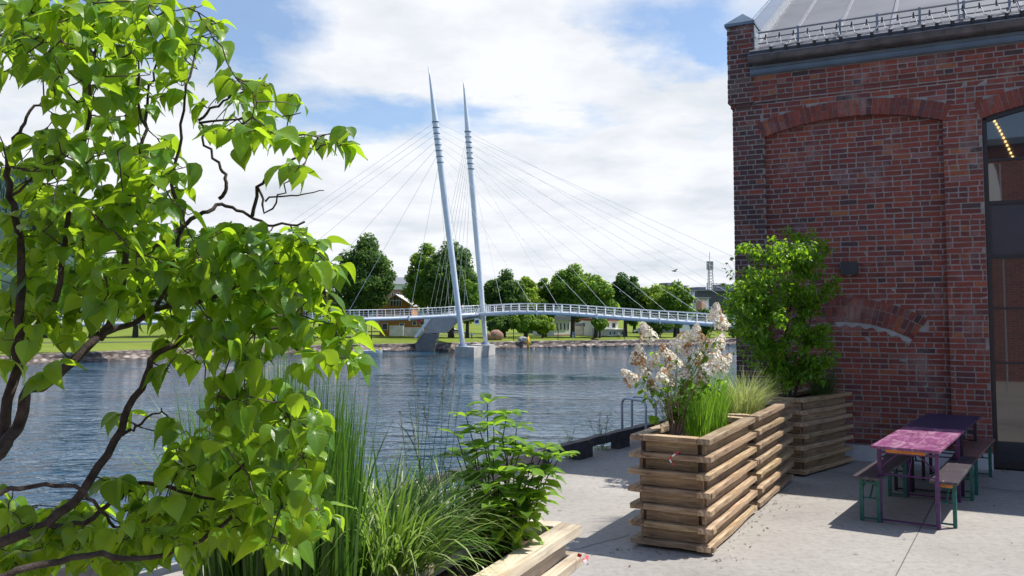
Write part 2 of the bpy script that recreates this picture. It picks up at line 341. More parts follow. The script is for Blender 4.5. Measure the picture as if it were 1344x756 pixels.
def stonemat():
    m, nt, p, o = newmat('embankment stone'); t = N(nt, 'ShaderNodeTexCoord'); mp = N(nt, 'ShaderNodeMapping'); mp.inputs['Scale'].default_value = (.9, .9, 2.2); L(nt, t.outputs['Object'], mp.inputs[0])
    v = N(nt, 'ShaderNodeTexVoronoi', Scale=1.1); L(nt, mp.outputs[0], v.inputs['Vector'])
    sp = N(nt, 'ShaderNodeSeparateColor'); L(nt, v.outputs['Color'], sp.inputs[0])
    c = ramp_(nt, sp.outputs[0], [(0, (.14, .115, .10)), (.5, (.30, .25, .225)), (1, (.44, .38, .35))])
    x = N(nt, 'ShaderNodeMixRGB', _blend_type='MULTIPLY', Fac=1.0); L(nt, c, x.inputs['Color1']); L(nt, ramp_(nt, v.outputs['Distance'], [(.25, (1, 1, 1)), (.55, (.45, .42, .4))]), x.inputs['Color2'])
    L(nt, x.outputs[0], p.inputs['Base Color']); p.inputs['Roughness'].default_value = .9; return m
MT['stone'] = stonemat()
MT['hill'] = flat('wooded hillside', (.035, .065, .055), .95, var=.5, scale=.02, spec=.1)
MT['asphalt'] = flat('asphalt', (.06, .06, .065), .9)

# ------------------------------------------------------------------ setting
WZ = -4.6
_a, _b = atz(706, 591, .262), atz(881, 548.5, .262); E0 = Vector((_a.x, _a.y, 0)); ED = Vector((_b.x - _a.x, _b.y - _a.y, 0)).normalized(); EN = Vector((-ED.y, ED.x, 0))   # quay edge, EN points over the water
def epos(t, n=0, z=0): p = E0 + ED * t + EN * n; return Vector((p.x, p.y, z))
mb = MB()
poly = [epos(-60, .22), epos(220, .22), Vector((260, 100, 0)), Vector((260, -60, 0)), Vector((-30, -60, 0))]
poly = poly[::-1]
mb.prism([(p.x, p.y) for p in poly], WZ - 2, 0.0)
mb.build('quay', MT['quay'], kind='structure')
mb = MB(); mb.add([(-1500, -200, WZ), (1500, -200, WZ), (1500, 900, WZ), (-1500, 900, WZ)], [(0, 1, 2, 3)]); mb.build('water', MT['water'], kind='structure')
# expansion joints in the slab
mb = MB()
def strip(pts, wd, z, mb=mb):
    for a, b in zip(pts, pts[1:]):
        a = Vector(a); b = Vector(b); t = (b - a).normalized(); n = Vector((-t.y, t.x, 0)) * wd / 2
        mb.add([(a - n) + Vector((0, 0, z)), (a + n) + Vector((0, 0, z)), (b + n) + Vector((0, 0, z)), (b - n) + Vector((0, 0, z))], [(3, 2, 1, 0)])
def gz(u, v): p = atz(u, v, 0); return Vector((p.x, p.y, 0))
a, b = gz(1210, 690), gz(1176, 756); dj = (b - a).normalized()
strip([a - dj * 3.6, b + dj * 6], .008, .004)
pj = gz(1150, 628); strip([gz(1020, 612), gz(1344, 646)], .012, .004)
cr_ = [gz(830, 700) - Vector((0, 0, 0))]
q0 = gz(828, 702); q1 = gz(748, 724)
for i in range(9):
    t = i / 8; cr_.append(q0.lerp(q1, t * 1.3) + Vector((random.uniform(-.01, .01), random.uniform(-.02, .02), 0)))
strip(cr_[1:], .008, .0045)
mb.build('paving_joint', flat('joint filler', (.085, .075, .065), .9), kind='structure')

# far bank
BL = [(-60, 485), (60, 477), (150, 473), (300, 467), (420, 463.5), (488, 461.5), (556, 460.5), (640, 458), (720, 456.3), (792, 455.2), (900, 453.4), (960, 452.4), (1060, 451), (1300, 449)]
bank = [atz(u, v, WZ) for u, v in BL]
bank = [Vector((-420, 60, 0)), Vector((-120, 84, 0))] + bank + [Vector((260, 240, 0)), Vector((700, 300, 0))]
bank.sort(key=lambda p: p.x)
def ybank(x):
    for a, b in zip(bank, bank[1:]):
        if a.x <= x <= b.x: return a.y + (b.y - a.y) * (x - a.x) / (b.x - a.x)
    return bank[0].y if x < bank[0].x else bank[-1].y
BT = -3.3
def gh(x, y):
    b = y - ybank(x); b = max(b, 0); t = min(1, b / 45); t = t * t * (3 - 2 * t)
    return BT + .12 * t + max(0, min(b, 900) - 70) * .004 + .12 * noise.noise(Vector((x * .03, y * .03, 0)))
mb = MB(); offs = [0, 3, 8, 15, 25, 35, 45, 70, 120, 250, 600, 1200, 3000]; xs = []
x = -1600
while x < 1600:
    xs.append(x); x += 6 if -130 < x < 130 else 60
vs = [(x, ybank(x) + 1.0 + o, gh(x, ybank(x) + 1.0 + o) if o < 1200 else -1.2) for x in xs for o in offs]
k = len(offs)
mb.add(vs, [(i * k + j, (i + 1) * k + j, (i + 1) * k + j + 1, i * k + j + 1) for i in range(len(xs) - 1) for j in range(k - 1)])
mb.build('ground', MT['lawn'], smooth=True, kind='structure')
mb = MB()
pts = []
for a, b in zip(bank[1:], bank[2:-1]):
    n_ = max(1, int((b - a).length / 2))
    for i in range(n_): pts.append(a.lerp(b, i / n_))
prof = [(-.9, WZ - 1.5), (-.7, WZ + .25), (-.1, BT - .55), (.05, BT + .02), (1.3, BT + .12)]
vs = []
for p in pts:
    for i, (o, z) in enumerate(prof):
        j = 0.16 if i in (1, 2, 3) else 0
        vs.append((p.x + random.uniform(-j, j), p.y + o + random.uniform(-j, j), z + random.uniform(-j, j) * .7))
k = len(prof)
mb.add(vs, [(i * k + j, (i + 1) * k + j, (i + 1) * k + j + 1, i * k + j + 1) for i in range(len(pts) - 1) for j in range(k - 1)])
for p in pts[::1]:
    if -20 < p.x < 70 and random.random() < .8:
        for q in range(2):
            mb.blob((p.x + random.uniform(-1, 1), p.y - .9 - random.uniform(0, .7), WZ + random.uniform(-.1, .25)), (random.uniform(.3, .7), .4, random.uniform(.2, .4)), 6, 4, .2)
mb.build('stone_embankment', MT['stone'], label='long low stone embankment wall along the far river bank below the lawn', cat='embankment')
# path behind lawn
mb = MB()
for a, b in zip(pts, pts[1:]):
    if -200 < a.x < 150: 
        q = [(p.x, p.y + o, gh(p.x, p.y + o) + .04) for p in (a, b) for o in (64, 70)]
        mb.add(q, [(0, 2, 3, 1)])
mb.build('path', MT['asphalt'], kind='structure')
# hill far left
mb = MB(); vs = []; nx, ny = 70, 12
hp = [(-500, 200), (-60, 222), (0, 232), (30, 240), (60, 262), (90, 300), (130, 345), (240, 385), (500, 392), (800, 398), (1200, 396), (1700, 380)]
def hv(u):
    for a, b in zip(hp, hp[1:]):
        if a[0] <= u <= b[0]: return a[1] + (b[1] - a[1]) * (u - a[0]) / (b[0] - a[0])
    return hp[-1][1]
for i in range(nx + 1):
    u = -500 + 2200 * i / nx; top = at(u, hv(u), 1100); b0 = at(u, 414, 700); h = top.z
    for j in range(ny + 1):
        t = j / ny; y = 650 + 600 * t; x = (u - 672) / F * y; s = math.sin(min(t / .8, 1) * math.pi / 2)
        vs.append((x, y, -3 + (h + 3) * s + 5 * noise.noise(Vector((x * .02, y * .02, 0))) * s))
mb.add(vs, [(i * (ny + 1) + j, (i + 1) * (ny + 1) + j, (i + 1) * (ny + 1) + j + 1, i * (ny + 1) + j + 1) for i in range(nx) for j in range(ny)])
ho = mb.build('hill', MT['hill'], kind='structure')
# conifers on its ridge give it a wooded edge
mb = MB()
for i in range(2600):
    u = random.uniform(-260, 330); t = random.uniform(.35, 1); y = 650 + 600 * t * .8; x = (u - 672) / F * y
    h = at(u, hv(u), 1100).z; z = -3 + (h + 3) * math.sin(t * math.pi / 2); r = random.uniform(2.5, 4.5); hh = random.uniform(7, 13); a0 = random.random() * 6
    mb.add([(x + r * math.cos(a0 + q * 1.257), y + r * math.sin(a0 + q * 1.257), z) for q in range(5)] + [(x, y, z + hh)], [(q, (q + 1) % 5, 5) for q in range(5)])
mb.build('far_woodland', MT['hill'], label='blue green forest covering the distant hillside at the far left', cat='forest', kind='stuff')

# ------------------------------------------------------------------ brick building (local frame: x along the wall, -y out towards the quay)
WA = atz(1107.9, 602.5, 0); WB = atz(1304, 616.8, 0)
WD = Vector((WB.x - WA.x, WB.y - WA.y, 0)).normalized(); WI = Vector((-WD.y, WD.x, 0))
def hitwall(u, v, y=0):
    r = ray(u, v); o = Vector((0, 0, EYE)); q = WA + WI * y; t = (q - o).dot(WI) / r.dot(WI); return o + r * t
S0 = (hitwall(966.5, 470) - WA).dot(WD); WC = WA + WD * S0; WC.z = 0
def sz(u, v, y=0): p = hitwall(u, v, y); return (p - WC).dot(WD), p.z
def wloc(p): q = Vector(p) - WC; return Vector((q.dot(WD), q.dot(WI), q.z))
WROT = math.atan2(WD.y, WD.x)
def wworld(x, y, z): return WC + WD * x + WI * y + Vector((0, 0, z))
bld = empty('brick_building', WC, WROT, 'old red brick building with arched recess and grey sheet metal roof', 'building')
rb = random.Random(5)
PAL = [((.30, .072, .052), 6), ((.25, .064, .050), 6), ((.20, .056, .050), 4), ((.155, .055, .058), 1.8), ((.35, .105, .055), 1.3), ((.38, .14, .06), .22), ((.085, .05, .055), .35), ((.29, .13, .12), .8)]
PALD = [((.125, .062, .062), 5), ((.095, .052, .056), 4), ((.15, .06, .055), 3), ((.20, .068, .05), 1.2), ((.28, .11, .07), .1), ((.16, .11, .10), .8)]
def bcol(s, z, dark=False):
    f = .5 + .5 * noise.noise(Vector((s * .9, z * .9, 3)))
    pal = PALD if (dark and rb.random() < .88) else PAL
    c = rb.choices([p[0] for p in pal], [p[1] for p in pal])[0]
    k = rb.uniform(.86, 1.14) * (.84 + .34 * f) * .72; return tuple(min(1, x * k) for x in c)
PITCHZ = .0765; JT = .0165
MBb = MB()
def brick(s0, s1, z0, z1, y, dark=False, dep=.12):
    if s1 - s0 < .025: return
    j = lambda a: rb.uniform(-a, a)
    yy = y + j(.003); sl_ = j(.0025)
    vs = [(s0 + j(.002), yy, z0 + sl_ + j(.0015)), (s1 + j(.002), yy + j(.002), z0 - sl_ + j(.0015)), (s1 + j(.002), yy + j(.002), z1 - sl_ + j(.0015)), (s0 + j(.002), yy, z1 + sl_ + j(.0015))]
    vs += [(v[0], y + dep, v[2]) for v in vs]
    c = bcol(s0, z0, dark)
    MBb.add(vs, [(0, 1, 2, 3), (0, 4, 5, 1), (1, 5, 6, 2), (2, 6, 7, 3), (3, 7, 4, 0)], c)
def row(k, z0, s_lo, s_hi, y, dark=False, holes=(), header=None):
    z1 = z0 + PITCHZ - JT; hd = (k % 2 == 0) if header is None else header
    ln = .1185 if hd else .2425; off = (k * .618) % 1 * .02
    ivs = [(s_lo, s_hi)]
    for a, b in holes:
        n_ = []
        for p, q in ivs:
            if b <= p or a >= q: n_.append((p, q))
            else:
                if a > p: n_.append((p, a - .008))
                if b < q: n_.append((b + .008, q))
        ivs = n_
    base = -.5 + off + (0 if hd else .06 * (1 if k % 4 < 2 else -1))
    i = int((s_lo - base) / ln) - 1
    while base + i * ln < s_hi:
        a = base + i * ln + JT / 2; b = base + (i + 1) * ln - JT / 2; i += 1
        if hd and rb.random() < .12: a2 = b; b = b + ln; i += 1
        for p, q in ivs:
            aa = max(a, p); bb = min(b, q)
            if bb - aa > .03: brick(aa, bb, z0, z1, y, dark)
def chord(scn, zc_, r, z):
    d = r * r - (z - zc_) ** 2
    return (scn - math.sqrt(d), scn + math.sqrt(d)) if d > 0 else None
A1 = (1.69, 1.0, 3.95); A2 = (4.60, .98, 3.95)          # recess arch, window arch (centre s, centre z, intrados radius)
AW = .245; SP = 4.76
RL, RR = .47, 2.895; WL, WR = 3.375, 5.82; RD = .10
LA = (1.50, .05, 2.26)                                   # relieving arch in the recess, outer radius
z0 = .225; k = 0
while z0 < 5.30:
    zm = z0 + .032
    h1 = []
    if z0 < SP - .02: h1 = [(RL, RR), (WL, WR)]
    else:
        for a_, (lo, hi) in ((A1, (RL, RR)), (A2, (WL, WR))):
            ch = chord(a_[0], a_[1], a_[2] + AW, zm)
            if ch: h1.append((max(ch[0], lo - .045), min(ch[1], hi + .045)))
    row(k, z0, 0.0, min(RL, .47) if z0 < SP - .02 else .45, 0, True, [h for h in h1 if h[0] < .5])
    row(k + 1 if k % 3 == 0 else k, z0, .45 if z0 >= SP - .02 else RR, 8.2, 0, False, h1)
    # recessed panel
    if z0 < 4.97:
        hs = []
        if z0 >= SP - .03:
            ch = chord(A1[0], A1[1], A1[2] + .03, zm)
            lo, hi = (max(RL, ch[0]), min(RR, ch[1])) if ch else (0, 0)
        else: lo, hi = RL, RR
        co = chord(LA[0], LA[1], LA[2], zm); ci = chord(LA[0], LA[1], LA[2] - .36, zm)
        if co and zm > 1.84:
            if ci: hs = [(max(co[0], .37), ci[0]), (ci[1], min(co[1], 2.64))] if ci[0] > .37 else [(ci[1], min(co[1], 2.66))]
            else: hs = [(max(co[0], .37), min(co[1], 2.68))]
        if hi > lo: row(k, z0, lo, hi, RD, lo < .9 and False, hs)
    z0 += PITCHZ; k += 1
# cornice
row(3, 5.318, .34, 8.2, -.024, header=False)
row(1, 5.242, -.02, .36, -.02, True)
for q in range(4): row(q * 2 + (q % 2), 5.395 + q * PITCHZ, .34, 8.2, -.05, header=(q % 2 == 0))
zz_ = 5.318; q = 0
while zz_ < 6.50:
    row(q, zz_, -.055, .345, -.055, True, header=(q % 2 == 1)); zz_ += PITCHZ; q += 1
# voussoirs
def vouss(cs, cz, r0, r1, a0, a1, y, pat):
    n_ = int(abs(a1 - a0) * (r0 + r1) / 2 / PITCHZ); 
    for i in range(n_):
        t0 = a0 + (a1 - a0) * (i + .08) / n_; t1 = a0 + (a1 - a0) * (i + .92) / n_
        cuts = pat(i, r0, r1)
        c = None
        for p, q in cuts:
            col = bcol(cs + r0 * math.sin(t0), cz + r0)
            col = tuple(min(1, x * .95) for x in col)
            ya = y + rb.uniform(-.004, .002)
            vs = [(cs + r * math.sin(t), ya, cz + r * math.cos(t)) for r, t in ((p, t0), (p, t1), (q, t1), (q, t0))]
            vs += [(v[0], y + .12, v[2]) for v in vs]
            MBb.add(vs, [(0, 1, 2, 3), (0, 4, 5, 1), (1, 5, 6, 2), (2, 6, 7, 3), (3, 7, 4, 0)], col)
def p_alt(i, r0, r1): m_ = (r0 + r1) / 2; return [(r0, r1)] if i % 2 else [(r0, m_ - .006), (m_ + .006, r1)]
for (cs, cz, r) in (A1, A2):
    a_ = math.asin(1.222 / r); vouss(cs, cz, r, r + AW - .01, -a_ - .006, a_ + .006, -.006, p_alt)
def p_out(i, r0, r1): return [(r0, r1)]
aL = math.asin(1.14 / LA[2])
vouss(LA[0], LA[1], LA[2] - .12, LA[2], -aL, aL, RD - .004, p_out)
def p_in(i, r0, r1):
    if i % 2: return [(r0, r1)]
    return [(r0, r0 + .055), (r0 + .067, r1)]
vouss(LA[0], LA[1], LA[2] - .345, LA[2] - .132, -aL, aL - .01, RD - .004, p_in)
MBb.build('wall', MT['brick'], bld)
# mortar bed behind the bricks
SW = Matrix(((1, 0, 0, 0), (0, 0, 1, 0), (0, 1, 0, 0), (0, 0, 0, 1)))
mb = MB(); y_ = .004
mb.box((0.004, y_, 0), (RL - .003, .40, SP)); mb.box((RR + .003, y_, 0), (WL - .003, .40, SP)); mb.box((WR + .004, y_, 0), (8.2, .40, SP))
mb.box((RL - .003, RD + y_, 0), (RR + .003, .40, 4.99))
def arcpoly(a_, lo, hi, top):
    pts = [(lo, SP)]; 
    for i in range(25):
        s = lo + (hi - lo) * i / 24; pts.append((s, a_[1] + math.sqrt(a_[2] ** 2 - (s - a_[0]) ** 2) + .004))
    pts += [(hi, top), (lo, top)]; return pts[1:]
mb.prism(arcpoly(A1, RL - .003, RR + .003, 5.30), y_, .399, mat=SW)
mb.prism(arcpoly(A2, WL - .003, WR + .004, 5.30), y_, .399, mat=SW)
mb.box((0.004, y_, SP), (RL - .003, .40, 5.30)); mb.box((RR + .003, y_, SP), (WL - .003, .40, 5.30)); mb.box((WR + .004, y_, SP), (8.2, .40, 5.30))
mb.box((.34, -.045, 5.385), (8.2, .40, 5.93)); mb.box((.34, -.019, 5.30), (8.2, .40, 5.385)); mb.box((-.050, -.050, 5.31), (.341, .40, 6.50))
mb.build('mortar', MT['mortar'], bld)
# grey mortar smear below the relieving arch
mb = MB(); a0, a1 = -.04, aL - .02
r1 = LA[2] - .355
for i in range(40):
    t0 = a0 + (a1 - a0) * i / 40; t1 = a0 + (a1 - a0) * (i + 1) / 40
    w0 = .055 + .02 * math.sin(i * .9); w1 = .055 + .02 * math.sin((i + 1) * .9)
    if i == 39: w1 = .13
    if i == 38: w0, w1 = .07, .10
    vs = [(LA[0] + r * math.sin(t), RD - .006, LA[1] + r * math.cos(t)) for r, t in ((r1, t0), (r1, t1), (r1 - w1, t1), (r1 - w0, t0))]
    mb.add(vs, [(3, 2, 1, 0)])
mb.build('mortar_patch', flat('pale mortar', (.30, .30, .31), .9, var=.2), bld)
# river side wall and plinth
mb = MB(); mb.box((0.0, .40, 0), (8.2, 11.8, 5.98)); 
mb.build('side_wall', MT['brick_flat'], bld)
MT['plinth'] = flat('pale plinth paint', (.52, .54, .57), .6)
mb = MB(); mb.box((-.012, -.012, 0), (WL - .002, .05, .205)); mb.build('plinth', MT['plinth'], bld); mb = MB(); mb.box((WR, -.012, 0), (8.2, .05, .205)); mb.build('plinth', MT['plinth'], bld)
# eaves
mb = MB(); mb.box((.30, -.10, 5.70), (8.3, -.052, 5.80)); mb.box((.30, -.125, 5.80), (8.3, -.052, 5.83)); mb.box((.29, -.16, 5.90), (8.3, .02, 6.05))
for q in (0, 1): mb.tube([(.30, -.125, 5.72 + q * .08), (8.3, -.125, 5.72 + q * .08)], .008, 6)
mb.build('fascia', MT['zinc'], bld)
mb = MB(); n_ = 12
for (r_, fl) in ((.085, 0),):
    vs = []
    for s in (.31, 8.3):
        for i in range(n_ + 1):
            a = math.pi * (i / n_) + math.pi; vs.append((s, -.21 + r_ * math.cos(a) * 1.0, 5.945 + r_ * 1.25 * math.sin(a)))
    mb.add(vs, [(i, i + 1, n_ + 2 + i, n_ + 1 + i) for i in range(n_)])
    mb.add([vs[i] for i in range(n_ + 1)], [tuple(range(n_ + 1))])
mb.tube([(.30, -.295, 5.95), (8.3, -.295, 5.95)], .011, 6)
s_ = .75
while s_ < 8.2:
    pr = [(s_, -.21 + .09 * math.cos(math.pi * (i / 8) + math.pi), 5.945 + .115 * math.sin(math.pi * (i / 8) + math.pi)) for i in range(9)]
    mb.tube(pr, .008, 5); s_ += .9
mb.build('gutter', MT['gutter'], bld, smooth=False)
SLP = .55
def roofz(y): return 6.065 + SLP * (y + .15)
mb = MB(); vs = [(s, y, roofz(y) - t) for s in (.30, 8.3) for y in (-.16, 6.0) for t in (0, .05)]
mb.add(vs, [(0, 4, 6, 2), (1, 3, 7, 5), (0, 1, 5, 4), (2, 6, 7, 3), (0, 2, 3, 1), (4, 5, 7, 6)])
vs = [(s, y, (roofz(y) if y < 6.01 else roofz(12 - y)) - t) for s in (.30, 8.3) for y in (6.0, 12.16) for t in (0, .05)]
mb.add(vs, [(0, 4, 6, 2), (1, 3, 7, 5), (0, 1, 5, 4), (2, 6, 7, 3), (0, 2, 3, 1), (4, 5, 7, 6)])
sm = [sz(1034, 49)[0], sz(1097, 33)[0], sz(1170, 40)[0], sz(1262, 15)[0]]
sm = sm + [sm[-1] + .72 * i for i in range(1, 6)]
rf = mb.build('roof', MT['roof'], bld)
mb = MB()
for s in sm: mb.beam((s, -.13, roofz(-.13) + .018), (s, 5.98, roofz(5.98) + .018), .03, .04, up=(1, 0, 0))
mb.build('standing_seam', flat('seam metal', (.30, .30, .31), .4, .6), rf)
mb = MB(); vs = []
for s in (.02, .36): 
    for y in (-.02, 6.0):
        for t in (.16, -.3): vs.append((s, y, roofz(y) + t))
mb.add(vs, [(0, 4, 6, 2), (1, 3, 7, 5), (0, 1, 5, 4), (2, 6, 7, 3), (0, 2, 3, 1), (4, 5, 7, 6)])
mb.beam((.36, 0, roofz(0) + .17), (.36, 6, roofz(6) + .17), .03, .03)
mb.beam((.05, 0, roofz(0) + .17), (.05, 6, roofz(6) + .17), .03, .03)
mb.build('verge_cladding', flat('bright sheet metal', (.28, .32, .38), .35, .6, .1), bld)
# pier cap (shallow metal pyramid)
mb = MB(); cx0, cx1, cy0, cy1 = -.085, .375, -.085, .42; zc_ = 6.52
mb.add([(cx0, cy0, zc_), (cx1, cy0, zc_), (cx1, cy1, zc_), (cx0, cy1, zc_), (cx0, cy0, zc_ + .045), (cx1, cy0, zc_ + .045), (cx1, cy1, zc_ + .045), (cx0, cy1, zc_ + .045), (.145, .17, zc_ + .26)],
       [(3, 2, 1, 0), (0, 1, 5, 4), (1, 2, 6, 5), (2, 3, 7, 6), (3, 0, 4, 7), (4, 5, 8), (5, 6, 8), (6, 7, 8), (7, 4, 8)])
mb.box((.345, -.04, 5.83), (.362, .38, 6.51))
mb.build('pier_cap', MT['zinc'], bld)
# snow guard
mb = MB(); yg = .04
ps = [sz(u, v)[0] for u, v in ((1047, 45), (1102, 35), (1151, 30), (1207, 20), (1265, 12), (1325, 2))]; ps += [ps[-1] + .6 * i for i in range(1, 5)]
for s in ps:
    mb.box((s - .016, yg - .02, roofz(yg)), (s + .016, yg + .02, 6.41)); mb.beam((s, yg, roofz(yg) + .02), (s, yg + .28, roofz(yg + .28) + .02), .03, .012)
for z, r_ in ((6.39, .014), (6.30, .010), (6.22, .010)): mb.tube([(.40, yg, z), (8.2, yg, z)], r_, 6)
sg = mb.build('snow_guard', flat('dull galvanised steel', (.20, .22, .26), .45, .6), bld)
mw = MB(); s_ = .52; i = 0; prev = None
while s_ < 8.0:
    zt = 6.30; jx = rb.uniform(-.03, .03)
    mb = MB(); mb.tube([(s_, yg - .03, zt + .045), (s_, yg - .03, zt - .005), (s_, yg - .03, zt - .03)], [.008, .014, .028], 8); mb.build('cable_clip', MT['black'], sg)
    lo = (s_ + .10 + jx, -.19, 6.045); mb = MB(); mb.tube([(lo[0], lo[1], lo[2] + .03), (lo[0], lo[1], lo[2]), (lo[0], lo[1], lo[2] - .05)], [.03, .02, .010], 8); mb.build('cable_clip', MT['black'], sg)
    pts = [(s_, yg - .03, zt - .01), (s_ + .02, -.05, 6.26), (s_ + .05, -.13, 6.13), (lo[0], -.17, 6.09)]
    mw.tube(pts, .006, 5)
    mw.tube([(lo[0], -.17, 6.09), (s_ + .14, -.12, 6.12 + rb.uniform(0, .05)), (s_ + .17, -.06, 6.24), (s_ + .205, yg - .03, zt - .01)], .006, 5)
    s_ += .205
mw.build('heating_cable', flat('pale cable sheath', (.30, .31, .34), .6), sg)
# window
mb = MB(); fy = .07
wf = [(WL, .06), (WL, SP)]
def arcs(a_, lo, hi, dr, n=16): return [(lo + (hi - lo) * i / n, a_[1] + math.sqrt((a_[2] + dr) ** 2 - (lo + (hi - lo) * i / n - a_[0]) ** 2)) for i in range(n + 1)]
outer = arcs(A2, WL + .002, WR - .002, -.003); inner = arcs(A2, WL + .055, WR - .055, -.062)
for i in range(16):
    q = [outer[i], outer[i + 1], inner[i + 1], inner[i]]; mb.prism(q, fy - .03, fy + .04, mat=SW)
mb.box((WL + .002, fy - .03, .02), (WL + .057, fy + .04, 4.76)); mb.box((WR - .057, fy - .03, .02), (WR - .002, fy + .04, 4.76))
for u, v, h in ((1293, 211, .035), (1293, 267, .05), (1296, 338, .05), (1298, 405, .03), (1303, 476, .03)):
    z = sz(u, v, fy)[1]; mb.box((WL + .057, fy - .02, z - h / 2), (WR - .057, fy + .035, z + h / 2))
mb.box((WL + .057, fy - .02, .02), (WR - .057, fy + .035, .10)); mb.box((4.55, fy - .019, .10), (4.61, fy + .034, 4.80))
win = mb.build('window', MT['black'], bld)
z1_, z2_ = sz(1293, 267, fy)[1], sz(1296, 338, fy)[1]
mb = MB(); mb.prism([(WL + .056, z1_)] + inner + [(WR - .056, z1_)], fy + .01, fy + .014, mat=SW); mb.box((WL + .056, fy + .01, .09), (WR - .056, fy + .014, z2_))
mb.build('pane', MT['glass'], win)
mb = MB(); mb.box((WL + .056, fy + .004, z2_ + .01), (WR - .056, fy + .016, z1_ - .01)); mb.build('infill_panel', MT['panel'], win)
mb = MB(); mb.box((WL, .12, 0), (WR, .30, 5.0)); mb.build('interior_wall', MT['black'], bld)
# wall lamp
s_, z_ = sz(1104, 343, 0)[0], 0
la, lb = sz(1104, 344, RD - .08), sz(1126, 361, RD - .08)
lp = empty('wall_lamp', wworld((la[0] + lb[0]) / 2, RD, (la[1] + lb[1]) / 2), WROT, 'small black box lamp mounted on the brick wall above the relieving arch', 'lamp')
mb = MB(); hw = (lb[0] - la[0]) / 2; hh = (la[1] - lb[1]) / 2
mb.box((-hw, -.17, -hh), (hw, -.012, hh)); mb.box((-hw + .02, -.012, -hh + .03), (hw - .02, 0, hh - .03)); mb.build('housing', flat('dark lamp paint', (.03, .034, .042), .5), lp, bevel=.004)
mb = MB(); mb.tube([(0, -.09, -hh - .004), (0, -.09, -hh + .03)], .045, 14); mb.build('lens', flat('frosted lens', (.5, .5, .5), .3), lp)

# brick building that stands behind the camera and shows only in the window's reflection
def refl(u, v, yl):
    r = ray(u, v); o = Vector((0, 0, EYE)); g = hitwall(u, v, .08); rl_ = r - WI * (2 * r.dot(WI)); q = WC + WI * yl; t = (q - g).dot(WI) / rl_.dot(WI); return g + rl_ * t
em, nt_, p_, o_ = newmat('warm bulb'); p_.inputs['Emission Color'].default_value = (1, .62, .2, 1); p_.inputs['Emission Strength'].default_value = 14
lsg = empty('string_lights', refl(1315, 180, -16.2), 0, 'string of warm light bulbs reflected in the top window pane', 'string lights')
mw = MB(); pv = None
for i in range(12):
    t = i / 11; u = 1303 + 26 * t; v = 156 + 50 * t ** 1.15; p = refl(u, v, -16.2) - lsg.location; m_ = MB(); m_.blob(p, (.032, .032, .04), 8, 6); m_.build('bulb', em, lsg)
    if pv is not None: mw.tube([pv + Vector((0, 0, .09)), p + Vector((0, 0, .09))], .012, 4)
    pv = p
mw.build('wire', MT['black'], lsg)
wa, wb = refl(1293, 268, -13.5), refl(1312, 214, -13.5)
tpn = empty('white_tarpaulin', Vector(((wa.x + wb.x) / 2, (wa.y + wb.y) / 2, wa.z)), WROT, 'pale tarpaulin hanging across the yard, reflected in the second window pane', 'tarpaulin')
m_ = MB(); hw_ = abs((wa - wb).dot(WD)) / 2; hh_ = wb.z - wa.z; n_ = 8
m_.prism([(-hw_, 0), (hw_, 0), (hw_ * .9, hh_ * .4), (hw_ * .55, hh_ * .8), (hw_ * .2, hh_), (-hw_, hh_)], -.02, .02, mat=SW); m_.build('sheet', MT['white'], tpn)
m_ = MB()
for x in (-hw_, hw_): m_.tube([(x, -.05, -wa.z), (x, -.05, hh_)], .02, 8)
m_.build('pole', MT['galv'], tpn)
ob = empty('brick_building', wworld(4.2, -17.5, 0), WROT + math.pi, 'brick building across the yard, seen only as a reflection in the window', 'building')
mb = MB(); mb.box((-9, 0, 0), (9, 8, 7.4)); mb.build('wall', MT['brick_flat'], ob)
mb = MB(); mb.box((-9.2, -.2, 7.4), (9.2, 8.2, 7.6)); mb.build('roof', MT['zinc'], ob)
mb = MB()
for x in (-3.2, 3.0): mb.box((x, -.03, .3), (x + 1.6, .002, 3.0))
mb.build('window', MT['glass'], ob)

